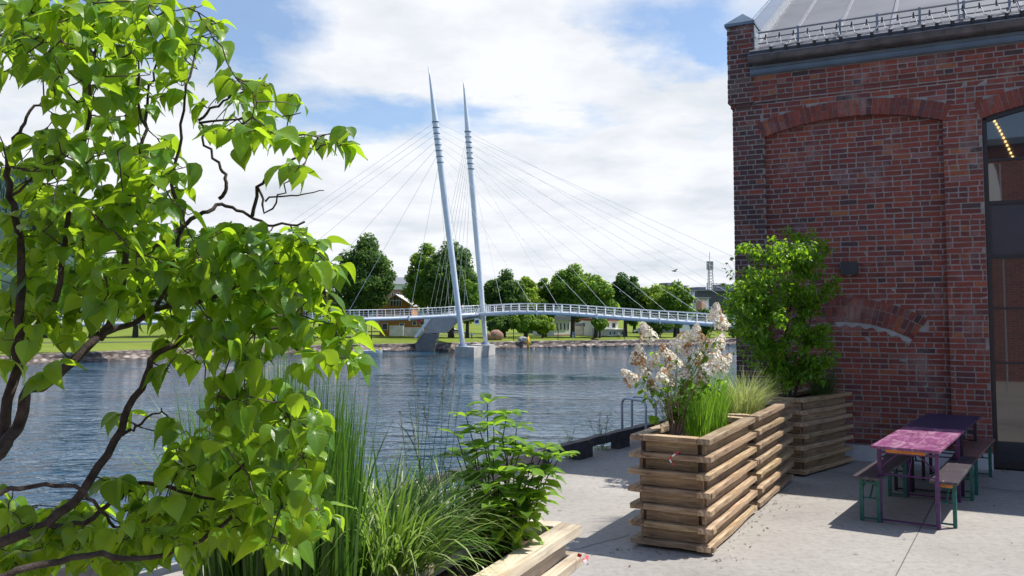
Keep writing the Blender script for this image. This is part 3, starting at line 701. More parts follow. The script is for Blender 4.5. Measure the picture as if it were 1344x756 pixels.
# ------------------------------------------------------------------ planters
rp = random.Random(21)
def wboard(x0, x1, th, h, shade=1.0, wob=.004):
    m_ = MB(); n_ = 5; vs = []
    for i in range(n_ + 1):
        x = x0 + (x1 - x0) * i / n_; dy = rp.uniform(-wob, wob) * 1.5; dz = rp.uniform(-wob, wob) * .6
        for y, z in ((0, 0), (th, 0), (th, h), (0, h)): vs.append((x, y + dy + rp.uniform(-.0015, .0015), z + dz + rp.uniform(-.0015, .0015)))
    fs = [(3, 2, 1, 0), tuple(n_ * 4 + q for q in range(4))]
    for i in range(n_):
        for q in range(4): fs.append((i * 4 + q, i * 4 + (q + 1) % 4, (i + 1) * 4 + (q + 1) % 4, (i + 1) * 4 + q))
    c = shade * rp.uniform(.66, 1.2); m_.add(vs, fs, (c, c * rp.uniform(.95, 1), c * rp.uniform(.86, 1)))
    return m_
def planter(loc, ax, Ln, W, label, wood='wood', nr=7, H=.985):
    """loc: front right corner on the ground, ax: direction of the long side"""
    ang = math.atan2(ax[1], ax[0]); e = empty('wooden_planter', (loc[0], loc[1], 0), ang, label, 'planter', 'timber planter boxes on the quay')
    th, dp, ins = .05, .115, .062
    pitch = (H - th - .03) / (nr - 1)
    def put(m_, name, x, y, z, rz, mat=MT[wood], bev=.004, lab=None):
        o = m_.build(name, mat, e, bevel=bev); o.location = (x, y, z); o.rotation_euler = (0, 0, rz)
        if lab: o['label'] = lab
        return o
    for k in range(nr):
        z = .03 + pitch * k; top = (k == nr - 1); nm = 'rim_board' if top else 'rail'; j = lambda: rp.uniform(-.034, .016)
        a = 0 if top else 1
        put(wboard(a * j(), Ln - a * j(), dp, th), nm, 0, 0, z, 0)
        put(wboard(a * j(), Ln - a * j(), dp, th), nm, Ln, W, z, math.pi)
        z2 = z + (.0015 if not top else .001)
        if top:
            put(wboard(dp + .002, W - dp - .002, dp, th), nm, 0, W, z2, -math.pi / 2); put(wboard(dp + .002, W - dp - .002, dp, th), nm, Ln, 0, z2, math.pi / 2)
        else:
            put(wboard(-.0 - abs(j()) * .8, W + abs(j()) * .8, dp - .02, th - .004), nm, -.004 + j() * .4, W, z2, -math.pi / 2); put(wboard(0, W, dp - .02, th - .004), nm, Ln, 0, z2, math.pi / 2)
        if not top:
            hb = pitch - th - .006
            for (x, y, rz, ll) in ((0, ins, 0, Ln), (Ln, W - ins, math.pi, Ln), (ins, W, -math.pi / 2, W), (Ln - ins, 0, math.pi / 2, W)):
                g = .125 if rp.random() < .5 else .075
                put(wboard(g, ll - g, .03, hb, .72), 'panel_board', x, y, z + th + .003, rz, bev=.002)
    for x in (.085, Ln - .145):
        for y in (.085, W - .145):
            m_ = MB(); m_.box((0, 0, 0), (.06, .06, H - th - .004)); put(m_, 'corner_post', x, y, 0.0, 0, MT['darkwood'], 0)
    m_ = MB(); nx_, ny_ = int(Ln / .035), int(W / .035); x0, x1, y0, y1 = .095, Ln - .095, .095, W - .095
    vs = [(x0 + (x1 - x0) * i / nx_, y0 + (y1 - y0) * j / ny_, H - .075 + .028 * noise.noise(Vector((i * .35 + loc[0] * 5, j * .35, 0))) + rp.uniform(-.009, .009)) for i in range(nx_ + 1) for j in range(ny_ + 1)]
    m_.add(vs, [(i * (ny_ + 1) + j, (i + 1) * (ny_ + 1) + j, (i + 1) * (ny_ + 1) + j + 1, i * (ny_ + 1) + j + 1) for i in range(nx_) for j in range(ny_)])
    for i in range(110):
        c = (rp.uniform(x0, x1), rp.uniform(y0, y1), H - .068); r_ = rp.uniform(.006, .02); m_.blob(c, (r_, r_, r_ * .7), 5, 3, .3)
    m_.build('soil', MT['soil'], e)
    m_ = MB(); m_.box((.12, .12, .10), (Ln - .12, W - .12, H - .12)); m_.build('liner', MT['darkwood'], e)
    e['_u'] = 0; del e['_u']
    return e
P1 = atz(931, 577, .985); P1d = (atz(992, 548, .985) - P1); P1L = P1d.length; P1d.normalize()
pl1 = planter((P1.x, P1.y), P1d, P1L, .72, 'sunlit timber planter box holding the cream flowered shrub')
P2 = atz(996, 546, .985); P2d = (atz(1040, 526, .985) - P2); P2L = P2d.length - .02; P2d.normalize()
pl2 = planter((P2.x, P2.y), P2d, P2L, .70, 'middle timber planter box with pale striped grass between the other two')
P3 = atz(1054, 526, .965); P3d = Vector((.70, .714, 0)).normalized()
pl3 = planter((P3.x, P3.y), P3d, 1.5, .66, 'shaded timber planter box against the brick wall holding a small tree')
N1 = atz(765, 688, .985); Nd = (atz(662, 755, .985) - N1); Nd.z = 0; Nd.normalize()
NL = 1.9; N0 = N1 + Nd * NL; Nx = -Nd
pl4 = planter((N0.x, N0.y), Nx, NL, .78, 'pale timber planter box corner in the foreground with soil and sedge', 'wood_pale')
# container of the lilac, just outside the frame at lower left
L0 = Vector((-1.15, .55, 0)); pl5 = planter((L0.x, L0.y), (.2, .98), 1.7, .85, 'timber planter box under the lilac at lower left', 'wood_pale')
# tape ribbons
def ribbon(pts, wd, parent_label):
    m_ = MB()
    for i, (a, b) in enumerate(zip(pts, pts[1:])):
        a = Vector(a); b = Vector(b); t = (b - a).normalized(); s = t.cross(Vector((.3, -1, .15))).normalized() * wd / 2
        m_.add([a - s, a + s, b + s, b - s], [(0, 1, 2, 3)], mi=i % 2)
    o = m_.build('barrier_tape', [MT['tape_r'], MT['tape_w']]); tag(o, parent_label, 'tape'); sm_ = o.modifiers.new('thick', 'SOLIDIFY'); sm_.thickness = .0015; return o
def onfront(u, v, pl=pl1):   # point on the front face of planter 1
    n_ = Vector((-P1d.x, -P1d.y, 0)).normalized(); q = Vector((P1.x, P1.y, 0)) + n_ * .012; r = ray(u, v); o = Vector((0, 0, EYE)); t = (q - o).dot(n_) / r.dot(n_); return o + r * t
tp = [(891, 593), (886, 596), (882, 599), (879, 603), (881, 607), (884, 611)]
ribbon([onfront(u, v) for u, v in tp], .013, 'short red and white tape tied to the front rail of the sunlit planter')
tp = [at(758, 728, 4.35), at(763, 730, 4.33), at(767, 733, 4.32), at(766, 738, 4.30), at(770, 735, 4.31), at(771, 729, 4.33)]
ribbon(tp, .016, 'red and white tape scrap on the end of the foreground planter')

# ------------------------------------------------------------------ tables and benches
def trestle(name, p0, ax, Ln, W, H, topmat, legmat, label, cat, group, thick=.028, orange=True, brace=True):
    ang = math.atan2(ax[1], ax[0]); e = empty(name, (p0[0], p0[1], 0), ang, label, cat, group)   # origin: front right corner
    m_ = MB(); n_ = 10; vs = []
    for i in range(n_ + 1):
        for y, z in ((0, 0), (W, 0), (W, thick), (0, thick)): vs.append((Ln * i / n_, y, H - thick + z))
    fs = [(3, 2, 1, 0), tuple(n_ * 4 + q for q in range(4))] + [(i * 4 + q, i * 4 + (q + 1) % 4, (i + 1) * 4 + (q + 1) % 4, (i + 1) * 4 + q) for i in range(n_) for q in range(4)]
    m_.add(vs, fs); m_.build('table_top' if cat == 'table' else 'seat', topmat, e, bevel=.004)
    if orange:
        for x in (.03, Ln - .09): m_ = MB(); m_.box((x, W * .22, H - thick - .032), (x + .06, W * .78, H - thick - .001)); m_.build('cross_batten', MT['orange'], e)
    for side, x in ((1, .16), (-1, Ln - .16)):
        for y in (.05, W - .05):
            m_ = MB(); m_.beam((x, y, 0), (x, y, H - thick - .002), .034, .044, up=(1, 0, 0)); m_.build('leg', legmat, e)
        m_ = MB(); m_.beam((x, .05, .03), (x, W - .05, .03), .016, .016); m_.beam((x, .05, H - thick - .05), (x, W - .05, H - thick - .05), .022, .022)
        zt = H - thick - .02; zb = H * .70
        m_.tube([(x, .055, zb), (x + side * .02, W * .35, zt - .035), (x + side * .03, W * .5, zt)], .008, 6); m_.tube([(x, W - .055, zb), (x + side * .02, W * .65, zt - .035), (x + side * .03, W * .5, zt)], .008, 6)
        m_.build('leg_frame', legmat, e)
        m_ = MB(); m_.tube([(x, W * .5, H * .62 if H > .6 else H * .5), (x + side * Ln * .17, W * .5, H - thick - .02)], .009, 6)
        m_.tube([(x, .055, H * .62 if H > .6 else H * .5), (x, W - .055, H * .62 if H > .6 else H * .5)], .008, 6); m_.build('brace', legmat, e)
    return e
TG = 'folding beer tables set end to end'; BG = 'folding benches beside the beer tables'
tf = atz(1233.5, 592, .77); tl = atz(1136, 583, .77); tb = atz(1287, 546, .77)
tax = (tb - tf); tax.z = 0; ttot = tax.length; tax.normalize()
tperp = Vector((-tax.y, tax.x, 0)); TW = .62
T1L = ttot * .52
trestle('beer_table', tf, tax, T1L, TW, .77, MT['purple'], MT['legp'], 'worn purple and pink folding table nearest the camera, partly in sun', 'table', TG)
t2 = tf + tax * (T1L + .01)
trestle('beer_table', t2, tax, ttot * .48 - .01, TW, .768, MT['navy'], flat('dark painted leg', (.03, .02, .045), .5), 'dark blue folding table in the shade close to the wall', 'table', TG)
bf = atz(1257, 634, .46); bb = atz(1283, 600, .46); bax = bb - bf; bax.z = 0; bL = bax.length; bax.normalize()
trestle('bench', bf, bax, bL, .25, .46, MT['bench'], MT['legg'], 'black worn bench with white scuffs and green legs right of purple table', 'bench', BG)
b2 = atz(1284, 599, .465); b2e = atz(1306, 576, .465); a2 = b2e - b2; a2.z = 0
trestle('bench', b2 + a2.normalized() * .02, a2.normalized(), a2.length, .26, .465, MT['brownpaint'], MT['legg'], 'reddish brown bench behind the black one, beside the dark window', 'bench', BG, orange=False)
lf = atz(1155, 628, .46)
trestle('bench', lf, tax, 1.72, .26, .46, MT['bench'], MT['legg'], 'dark shaded bench on the planter side of the purple table', 'bench', BG, orange=False)
l2 = lf + tax * 1.76
trestle('bench', l2, tax, 1.2, .26, .46, MT['bench'], MT['black'], 'dark bench in shade between the dark blue table and the wall', 'bench', BG, orange=False)

# ------------------------------------------------------------------ quay edge beam, ladder hoops, weeds
eb = empty('edge_beam', epos(0), math.atan2(ED.y, ED.x), 'dark tarred timber kerb beam on short blocks along the water edge', 'kerb beam')
rq = random.Random(3)
mb = MB(); x = -9
while x < 26:
    ln = 3.6; n_ = 12; vs = []
    for i in range(n_ + 1):
        xx = x + ln * i / n_ - (.01 if i == n_ else 0); dy = rq.uniform(-.006, .006)
        for y, z in ((-.075, .142), (.07, .142), (.07, .262), (-.075, .262)): vs.append((xx, y + dy, z + rq.uniform(-.008, .008)))
    mb.add(vs, [(3, 2, 1, 0), tuple(n_ * 4 + q for q in range(4))] + [(i * 4 + q, i * 4 + (q + 1) % 4, (i + 1) * 4 + (q + 1) % 4, (i + 1) * 4 + q) for i in range(n_) for q in range(4)])
    x += ln
mb.build('beam', MT['tar'], eb)
xb = -8.6
while xb < 25.5:
    m_ = MB(); m_.box((xb, -.07, 0), (xb + .38, .065, .146)); m_.build('block', MT['tar'], eb); xb += 1.2
lad = empty('quay_ladder', epos(2.2, .18, -1.2), math.atan2(ED.y, ED.x), 'two galvanised handrail hoops of the ladder at the water edge', 'ladder')
def ladloc(p): 
    q = Vector(p) - lad.location; return Vector((q.dot(ED), q.dot(EN), q.z))
hA = [atz(816, 563, .34), atz(849, 561, .34)]
y1 = hA[0].y
def hoop(u0, u1, vt, Y0, Y1, vb0, vb1):
    a = at(u0, vb0, Y0); b = at(u1, vb1, Y1); zt = at((u0 + u1) / 2, vt, (Y0 + Y1) / 2).z
    a = Vector((a.x, a.y, 0)); b = Vector((b.x, b.y, 0)); t = (b - a); ln = t.length; t.normalize(); r_ = .12; pts = [a + Vector((0, 0, -.9))]
    pts.append(a + Vector((0, 0, zt - r_)))
    for i in range(1, 7):
        th = math.pi / 2 * i / 6; pts.append(a + t * (r_ - r_ * math.cos(th)) + Vector((0, 0, zt - r_ + r_ * math.sin(th))))
    for i in range(0, 7):
        th = math.pi / 2 * i / 6; pts.append(b - t * (r_ - r_ * math.sin(th)) + Vector((0, 0, zt - r_ + r_ * math.cos(th))))
    pts.append(b + Vector((0, 0, -.02)))
    m_ = MB(); m_.tube([ladloc(p) for p in pts], .021, 10); return m_
hoop(816.5, 848, 524, 13.75, 13.2, 560, 566).build('handrail', MT['galv'], lad, smooth=True)
hoop(829.5, 861, 521.5, 14.35, 13.8, 560, 566).build('handrail', MT['galv'], lad, smooth=True)
m_ = MB()
a = ladloc(at(816.5, 560, 13.75)); b = ladloc(at(829.5, 560, 14.35))
for i in range(9): m_.tube([(a.x, a.y, .9 - .3 * i), (b.x, b.y, .9 - .3 * i)], .015, 6)
m_.build('rung', MT['galv'], lad)

# ------------------------------------------------------------------ foot bridge
def gz_at(u, v, Y): return at(u, v, Y)
br = empty('footbridge', (0, 0, 0), 0, 'white cable stayed footbridge with two leaning masts crossing the river', 'bridge')
def tops(a, b, ra, rm, rt):
    m_ = MB(); n_ = 24; pts = []; rr = []
    for i in range(n_ + 1):
        t = i / n_; pts.append(a.lerp(b, t))
        if t < .62: r_ = ra + (rm - ra) * math.sin(t / .62 * math.pi / 2)
        elif t < .78: r_ = rm
        else: r_ = rm + (rt - rm) * ((t - .78) / .22)
        rr.append(r_)
    m_.tube(pts, rr, 16); return m_
YA0, YA1, YB0, YB1 = 138, 136.5, 146, 143.5
pa0, pa1 = at(607.5, 455, YA0), at(562.5, 87, YA1); pb0, pb1 = at(637.5, 452.5, YB0), at(608, 103, YB1)
pyA = tops(pa0, pa1, .38, .53, .07).build('mast', MT['pylon'], br, smooth=True, label='nearer taller leaning mast')
pyB = tops(pb0, pb1, .36, .50, .07).build('mast', MT['pylon'], br, smooth=True, label='farther leaning mast')
def anchors(p0, p1, t0, t1, par):
    am = flat('anchor grey', (.25, .28, .34), .5, .3)
    for i in range(8):
        m_ = MB(); t = t0 + (t1 - t0) * i / 7; c = p0.lerp(p1, t); m_.tube([c - Vector((0, 0, .16)), c + Vector((0, 0, .04))], [.53, .60], 12); m_.build('cable_anchor', am, par)
anchors(pa0, pa1, .655, .80, pyA); anchors(pb0, pb1, .66, .80, pyB)
# pier block under the masts
mb = MB(); p = [(597, 467.3, 138), (622, 467.5, 134.6), (650, 464.6, 146.5), (628, 463, 151)]
pl = [at(u, v, Y) for u, v, Y in p]
mb.prism([(q.x, q.y) for q in pl], WZ - 1, pa0.z + .05); mb.build('pier', MT['concrete_pale'], br)
mb = MB()
for c in (pa0, pb0): mb.tube([c + Vector((0, 0, -.05)), c + Vector((0, 0, .45))], [.85, .6], 14)
mb.build('mast_foot', flat('blue steel shoe', (.16, .22, .33), .5), br)
# deck paths: (u, v of girder centre, Y)
PM = [(628, 412.6, 142.5), (660, 411.0, 140.5), (690, 410.2, 139), (741, 412, 135.8), (792, 415.9, 132.6), (842, 419.7, 129), (893, 423.2, 125.5), (943, 427, 122), (1010, 431, 117.4), (1100, 437, 111.5), (1230, 443, 104)]
PL_ = [(628, 412.6, 142.5), (600, 414.2, 140.5), (576, 415.6, 139.6), (538, 417.4, 138), (500, 418.6, 136), (463, 419.4, 134.3), (400, 420.3, 131.6), (330, 421.2, 129), (250, 422.4, 126), (150, 425, 123), (20, 430, 120), (-200, 440, 117)]
def smoothpath(P, step=1.5):
    pts = [at(*q) for q in P]; out = []
    for i in range(len(pts) - 1):
        p0 = pts[max(i - 1, 0)]; p1 = pts[i]; p2 = pts[i + 1]; p3 = pts[min(i + 2, len(pts) - 1)]
        for k in range(12):
            t = k / 12; out.append(.5 * ((2 * p1) + (p2 - p0) * t + (2 * p0 - 5 * p1 + 4 * p2 - p3) * t * t + (3 * p1 - p0 - 3 * p2 + p3) * t ** 3))
    out.append(pts[-1])
    res = [out[0]]; acc = 0
    for a, b in zip(out, out[1:]):
        d = (b - a).length
        while acc + d >= step:
            t = (step - acc) / d; a = a.lerp(b, t); res.append(a.copy()); d = (b - a).length; acc = 0
        acc += d
    return res
def arm(path, hw, name):
    n_ = len(path); side = []
    for i, p in enumerate(path):
        t = (path[min(i + 1, n_ - 1)] - path[max(i - 1, 0)]); t.z = 0; t.normalize(); side.append(Vector((t.y, -t.x, 0)))
    # make sure +side looks to the camera
    if side[n_ // 2].y > 0: side = [-s for s in side]
    m_ = MB(); near = [p for p in path]; far = [p - s * hw * 2 for p, s in zip(path, side)]
    m_.tube(near, .29, 12); m_.build('girder', MT['bridge_steel'], br, smooth=True)
    m_ = MB(); m_.tube(far, .29, 12); m_.build('girder', MT['bridge_steel'], br, smooth=True)
    m_ = MB(); vs = []
    for a, b in zip(near, far): vs += [a + Vector((0, 0, .16)), b + Vector((0, 0, .16)), b + Vector((0, 0, -.05)), a + Vector((0, 0, -.05))]
    m_.add(vs, [(i * 4 + q, i * 4 + (q + 1) % 4, (i + 1) * 4 + (q + 1) % 4, (i + 1) * 4 + q) for i in range(n_ - 1) for q in range(4)]); m_.build('deck', MT['concrete_grey'], br)
    for ln, sg_ in ((near, 1), (far, -1)):
        m_ = MB(); tp_ = []
        for p, s in zip(ln, side):
            t = p + Vector((0, 0, 1.47)) + s * sg_ * .12; tp_.append(t); m_.beam(p + Vector((0, 0, .2)), t, .07, .16, up=s)
        m_.tube(tp_, .065, 6); m_.tube([q - Vector((0, 0, .42)) for q in tp_], .03, 5); m_.tube([q - Vector((0, 0, .78)) for q in tp_], .02, 5); m_.tube([q - Vector((0, 0, 1.05)) for q in tp_], .02, 5)
        m_.build('railing', MT['white'], br)
    return near, far
nM, fM = arm(smoothpath(PM), 1.7, 'main'); nL, fL = arm(smoothpath(PL_), 1.5, 'left')
J = at(622, 412, 146.5); far_end = Vector((J.x - 13, J.y + 46, J.z - 2.6))
p2 = [J.lerp(far_end, i / 30) for i in range(31)]
nR, fR = arm(p2, 1.4, 'rear')
# stays
def cab(a, b, r=.05): m_ = MB(); m_.tube([a, b], r * .55, 5, cap=False); return m_.build('stay_cable', MT['cable'], br)
def near_u(path, u):
    best = None
    for p in path:
        d = (p.y * math.cos(PITCH) + (p.z - EYE) * math.sin(PITCH)); uu = 672 + F * p.x / d
        if best is None or abs(uu - u) < best[0]: best = (abs(uu - u), p)
    return best[1]
for i, u in enumerate((535, 452, 375, 297, 225, 208, 190)): cab(pa0.lerp(pa1, .67 + .13 * i / 6), near_u(nL, u) + Vector((0, 0, .1)), .045)
for i, u in enumerate((706, 784, 866, 945, 1025, 1105, 1185)): cab(pa0.lerp(pa1, .67 + .13 * i / 6), near_u(nM, u) + Vector((0, 0, .1)), .045)
for i, u in enumerate((663, 733, 806, 886, 962, 1040, 1120)): cab(pb0.lerp(pb1, .67 + .13 * i / 6), near_u(fM, u) + Vector((0, 0, .1)), .04)
for i in range(7): cab(pb0.lerp(pb1, .67 + .13 * i / 6), nR[5 + i * 4] + Vector((0, 0, .3)), .045)
for i in range(3): cab(pa0.lerp(pa1, .70 + .04 * i), fR[9 + i * 6] + Vector((0, 0, .3)), .04)
# brackets along the girder
for path, us in ((nM, (707, 784, 866, 945)), (nL, (463, 535))):
    for u in us:
        p = near_u(path, u); m_ = MB(); m_.beam(p + Vector((0, -.3, .35)), p + Vector((.1, -.35, -.45)), .22, .22, up=(0, 1, 0)); m_.build('bracket', MT['white'], br)
# abutment: splayed concrete wedge under the rear arm
def zy(u, v, Y): return at(u, v, Y)
mb = MB()
def quadprism(pts, dy, mb=mb):
    vs = [Vector(p) for p in pts] + [Vector(p) + Vector((0, dy, 0)) for p in pts]; n_ = len(pts)
    mb.add(vs, [tuple(range(n_)), tuple(range(2 * n_ - 1, n_ - 1, -1))] + [(i, n_ + i, n_ + (i + 1) % n_, (i + 1) % n_) for i in range(n_)])
quadprism([zy(563, 417, 160), zy(604, 416, 160), zy(597, 424, 160), zy(584, 437, 160), zy(556, 437, 160)], 8)
quadprism([zy(559, 437.2, 161), zy(574, 437.2, 161), zy(570, 461, 161), zy(562, 461, 161)], 5)
mb.build('abutment', flat('light grey concrete', (.40, .39, .38), .85, var=.2, scale=.6), br)
mb = MB(); mb.beam(zy(565, 416, 159.6), zy(545, 443, 159.6), .5, .5, up=(0, 1, 0)); mb.build('abutment_edge', MT['white'], br)
mb = MB(); quadprism([zy(556, 436, 159.2), zy(574, 440, 159.2), zy(567, 461, 159.2), zy(546, 461, 159.2), zy(545, 451, 159.2)], 3, mb); mb.build('abutment_footing', flat('dark grey concrete', (.17, .165, .165), .9, var=.3, scale=.5), br)  # footing concrete darker than the wedge above
# sign hanging under the deck
sg2 = empty('hanging_sign', at(626, 418, 139.5), 0, 'small white navigation sign hanging below the bridge deck', 'sign')
mb = MB(); mb.box((-.42, -.04, -1.0), (.42, .04, 0)); mb.build('panel', MT['white'], sg2); mb = MB(); mb.box((-.28, -.055, -.75), (.28, -.042, -.25)); mb.build('emblem', MT['panel'], sg2)
mb = MB(); mb.box((-.03, -.03, .003), (.03, .03, .5)); mb.build('bracket', MT['black'], sg2)
rs = empty('round_sign', at(550, 421, 138.6), 0, 'round red sign hanging below the left part of the bridge', 'sign')
mb = MB(); mb.tube([(0, -.03, 0), (0, .03, 0)], .36, 16); mb.build('disc', flat('red sign', (.55, .03, .03), .5), rs); mb = MB(); mb.box((-.03, -.02, .30), (.03, .025, .6)); mb.build('bracket', MT['black'], rs)

# ------------------------------------------------------------------ far bank: trees
rt = random.Random(77)
def fartree(u0, u1, vtop, vbase, Y, mat, label, lobes=9, cut=.28, dens=1.0, trunk=True):
    """crown spans u0..u1 and starts at vtop; trunk stands at vbase"""
    uc = (u0 + u1) / 2; hw_ = (u1 - u0) / 2 * (1.22 if cut > .14 else 1.04); u0, u1 = uc - hw_, uc + hw_; base = at(uc, vbase, Y); base.z = gh(base.x, base.y) - .1
    top = at(uc, vtop, Y).z; H = top - base.z; rx = (at(u1, 400, Y).x - at(u0, 400, Y).x) / 2
    e = empty('park_tree', base, rt.uniform(0, 0), label, 'tree', 'trees on the far bank')
    m_ = MB(); c0 = H * cut; crown_h = H - c0
    L_ = []
    ch2 = crown_h / 2; cz = c0 + ch2; nl = int(20 + 12 * min(2.2, crown_h / (2 * rx))); rl = min(rx, ch2)
    for i in range(nl):
        while True:
            d = Vector((rt.uniform(-1, 1), rt.uniform(-1, 1), rt.uniform(-1, 1)))
            if .35 < d.length < 1: break
        s = rl * rt.uniform(.18, .36); d = d.normalized() * rt.uniform(.6, 1.0); wz = 1.12 - .05 * max(0, d.z) 
        L_.append((Vector((d.x * (rx - s) * wz, d.y * (rx - s) * wz, cz + d.z * (ch2 - s) * .98)), s))
    L_.append((Vector((rt.uniform(-.15, .15) * rx, 0, H - rl * .30)), rl * .30))
    for sgn in (-1, 1): L_.append((Vector((sgn * (rx - rl * .34), -rx * .2, cz + ch2 * rt.uniform(-.45, .1))), rl * .34))
    L_.append((Vector((0, 0, cz - ch2 * .1)), rl * .66)); L_.append((Vector((0, 0, cz + ch2 * .3)), rl * .5)); L_.append((Vector((0, 0, cz - ch2 * .45)), rl * .52))
    for (c, s) in L_:
        n_ = int(72 * s * s * dens) + 80
        for i in range(n_):
            z = rt.uniform(-1, 1); a = rt.uniform(0, 6.283); q = math.sqrt(1 - z * z); r_ = s * (.45 + .72 * rt.random() ** .7)
            d = Vector((q * math.cos(a), q * math.sin(a), z * .9)); p = c + d * r_
            if p.z > H: continue
            k = rt.uniform(.20, .46); nn = (d + Vector((rt.uniform(-.7, .7), rt.uniform(-.7, .7), rt.uniform(-.2, .9)))).normalized()
            t1 = nn.cross(Vector((rt.uniform(-1, 1), rt.uniform(-1, 1), rt.uniform(-1, 1)))).normalized(); t2 = nn.cross(t1)
            m_.add([p + t1 * k, p + t2 * k * .8, p - t1 * k * .9, p - t2 * k * .7 - nn * .12], [(0, 1, 2, 3)])
    m_.build('crown', mat, e)
    m_ = MB(); tr = H * .022 + .12
    m_.tube([(0, 0, -.3), (0.05, 0, H * .12), (.1, 0, c0 + crown_h * .15), (0, .1, c0 + crown_h * .55)], [tr * 1.3, tr, tr * .8, tr * .3], 8)
    for i in range(5):
        a = rt.uniform(0, 6.28); z = c0 + crown_h * rt.uniform(0, .3); m_.tube([(0.05, 0, z), (math.cos(a) * rx * .35, math.sin(a) * rx * .35, z + crown_h * .18), (math.cos(a) * rx * .6, math.sin(a) * rx * .6, z + crown_h * .36)], [tr * .5, tr * .3, tr * .1], 6)
    m_.build('trunk', MT['bark'], e)
    return e
TR = [
 (28, 92, 330, 440, 196, 2, 'shady park tree at far left seen through the lilac branches', .3),
 (90, 150, 322, 440, 198, 1, 'broad park tree with two visible trunks side behind the lilac', .35),
 (140, 215, 318, 441, 200, 2, 'wide dark park tree right of the lilac trunk on the lawn', .3),
 (205, 262, 325, 437, 202, 1, 'park tree behind the middle of the lilac', .3),
 (238, 318, 296, 436, 210, 1, 'tall tree whose top peeks above the lilac leaves left of the bridge', .28),
 (318, 378, 330, 436, 205, 2, 'green tree behind the right part of the lilac', .28),
 (372, 428, 322, 437, 206, 1, 'tree just left of the tall dark tree, partly behind lilac leaves', .25),
 (437, 517, 305, 436, 203, 1, 'tall dark broad tree left of the orange house', .14),
 (416, 462, 385, 436, 199, 2, 'low green tree in front of the tall dark tree', .12),
 (534, 590, 318, 434, 208, 2, 'tall tree with light top right of the orange house', .16),
 (556, 628, 314, 434, 204, 1, 'large tree right behind the nearer bridge mast', .16),
 (592, 634, 366, 436, 200, 2, 'lower tree between the two bridge masts', .18),
 (636, 686, 352, 435, 205, 1, 'dark tree directly right of the farther mast', .22),
 (668, 712, 362, 436, 210, 3, 'light green tree with round crown right of the dark one', .22),
 (700, 730, 364, 437, 215, 2, 'small tree next to the green cupola', .2),
 (725, 778, 345, 438, 212, 2, 'tall tree above the left white house', .30),
 (758, 806, 360, 438, 206, 2, 'mid green tree above the gap between the white houses', .28),
 (799, 842, 357, 438, 214, 1, 'dark crowned tree right of the white villa', .27),
 (836, 880, 372, 436, 216, 3, 'light green tree left of the grey apartment block', .22),
 (866, 906, 368, 437, 210, 2, 'broad green tree in front of the grey apartment block', .22),
 (642, 672, 410, 437, 198, 1, 'small dark tree under the bridge deck right of the mast', .15),
 (672, 706, 408, 437, 198, 2, 'small green tree under the bridge deck', .15),
 (698, 726, 412, 437, 200, 3, 'bright small tree left of the first white house', .15),
 (778, 796, 412, 438, 202, 2, 'slim small tree between the two white houses', .3),
 (906, 944, 404, 436, 204, 1, 'dark shrubby tree below the pink tower', .1),
 (846, 880, 414, 437, 205, 1, 'dark tree under the right part of the deck', .15),
 (628, 662, 372, 434, 250, 2, 'background tree filling the gap behind the masts', .1), (690, 722, 376, 434, 255, 1, 'background tree behind the small green cupola', .1),
 (740, 775, 368, 434, 252, 3, 'light background tree showing between the tall trees above the deck', .1), (776, 812, 374, 434, 250, 1, 'background tree behind the white villa', .1),
 (815, 850, 370, 434, 256, 2, 'background tree behind the dark crowned tree right of the villa', .1), (852, 884, 374, 434, 252, 3, 'pale green background tree left of the apartment block', .1),
 (880, 900, 385, 434, 240, 2, 'small round tree touching the apartment block', .1), (400, 440, 350, 434, 250, 2, 'background tree at the left edge of the tall dark tree', .1),
 (940, 985, 400, 438, 206, 2, 'tree at the right end beside the brick corner', .1),
]
for (u0, u1, vt, vb, Y, kd, lab, cut) in TR: fartree(u0, u1, vt, vb, Y, MT['tree%d' % kd], lab, cut=cut)

# ------------------------------------------------------------------ far bank: buildings
def W_(u, v, Y): return at(u, v, Y)
def fbox(m_, u0, u1, v0, v1, Y, dep, mi=0, dy=0):
    a = at(u0, v1, Y); b = at(u1, v0, Y); m_.box((a.x, Y + dy, a.z), (b.x, Y + dy + dep, b.z), mi=mi)
def windows(par, cells, Y, mat=None, frame=True):
    for (u0, u1, v0, v1) in cells:
        m_ = MB(); fbox(m_, u0, u1, v0, v1, Y, .06, dy=-.05); f_ = m_.build('window', MT['white'], par)
        m_ = MB(); k = min(.8, (u1 - u0) * .16); fbox(m_, u0 + k, u1 - k, v0 + k * .8, v1 - k * .8, Y, .03, dy=-.075); m_.build('pane', mat or MT['panel'], f_)
MT['ochre'] = flat('ochre timber cladding', (.44, .20, .05), .8); MT['whitew'] = flat('white timber cladding', (.72, .73, .72), .7)
MT['slate'] = flat('blue grey slate', (.16, .17, .20), .7); MT['tile'] = flat('pinkish roof tile', (.38, .19, .17), .8); MT['paleroof'] = flat('pale ridge sheet', (.5, .5, .5), .6)
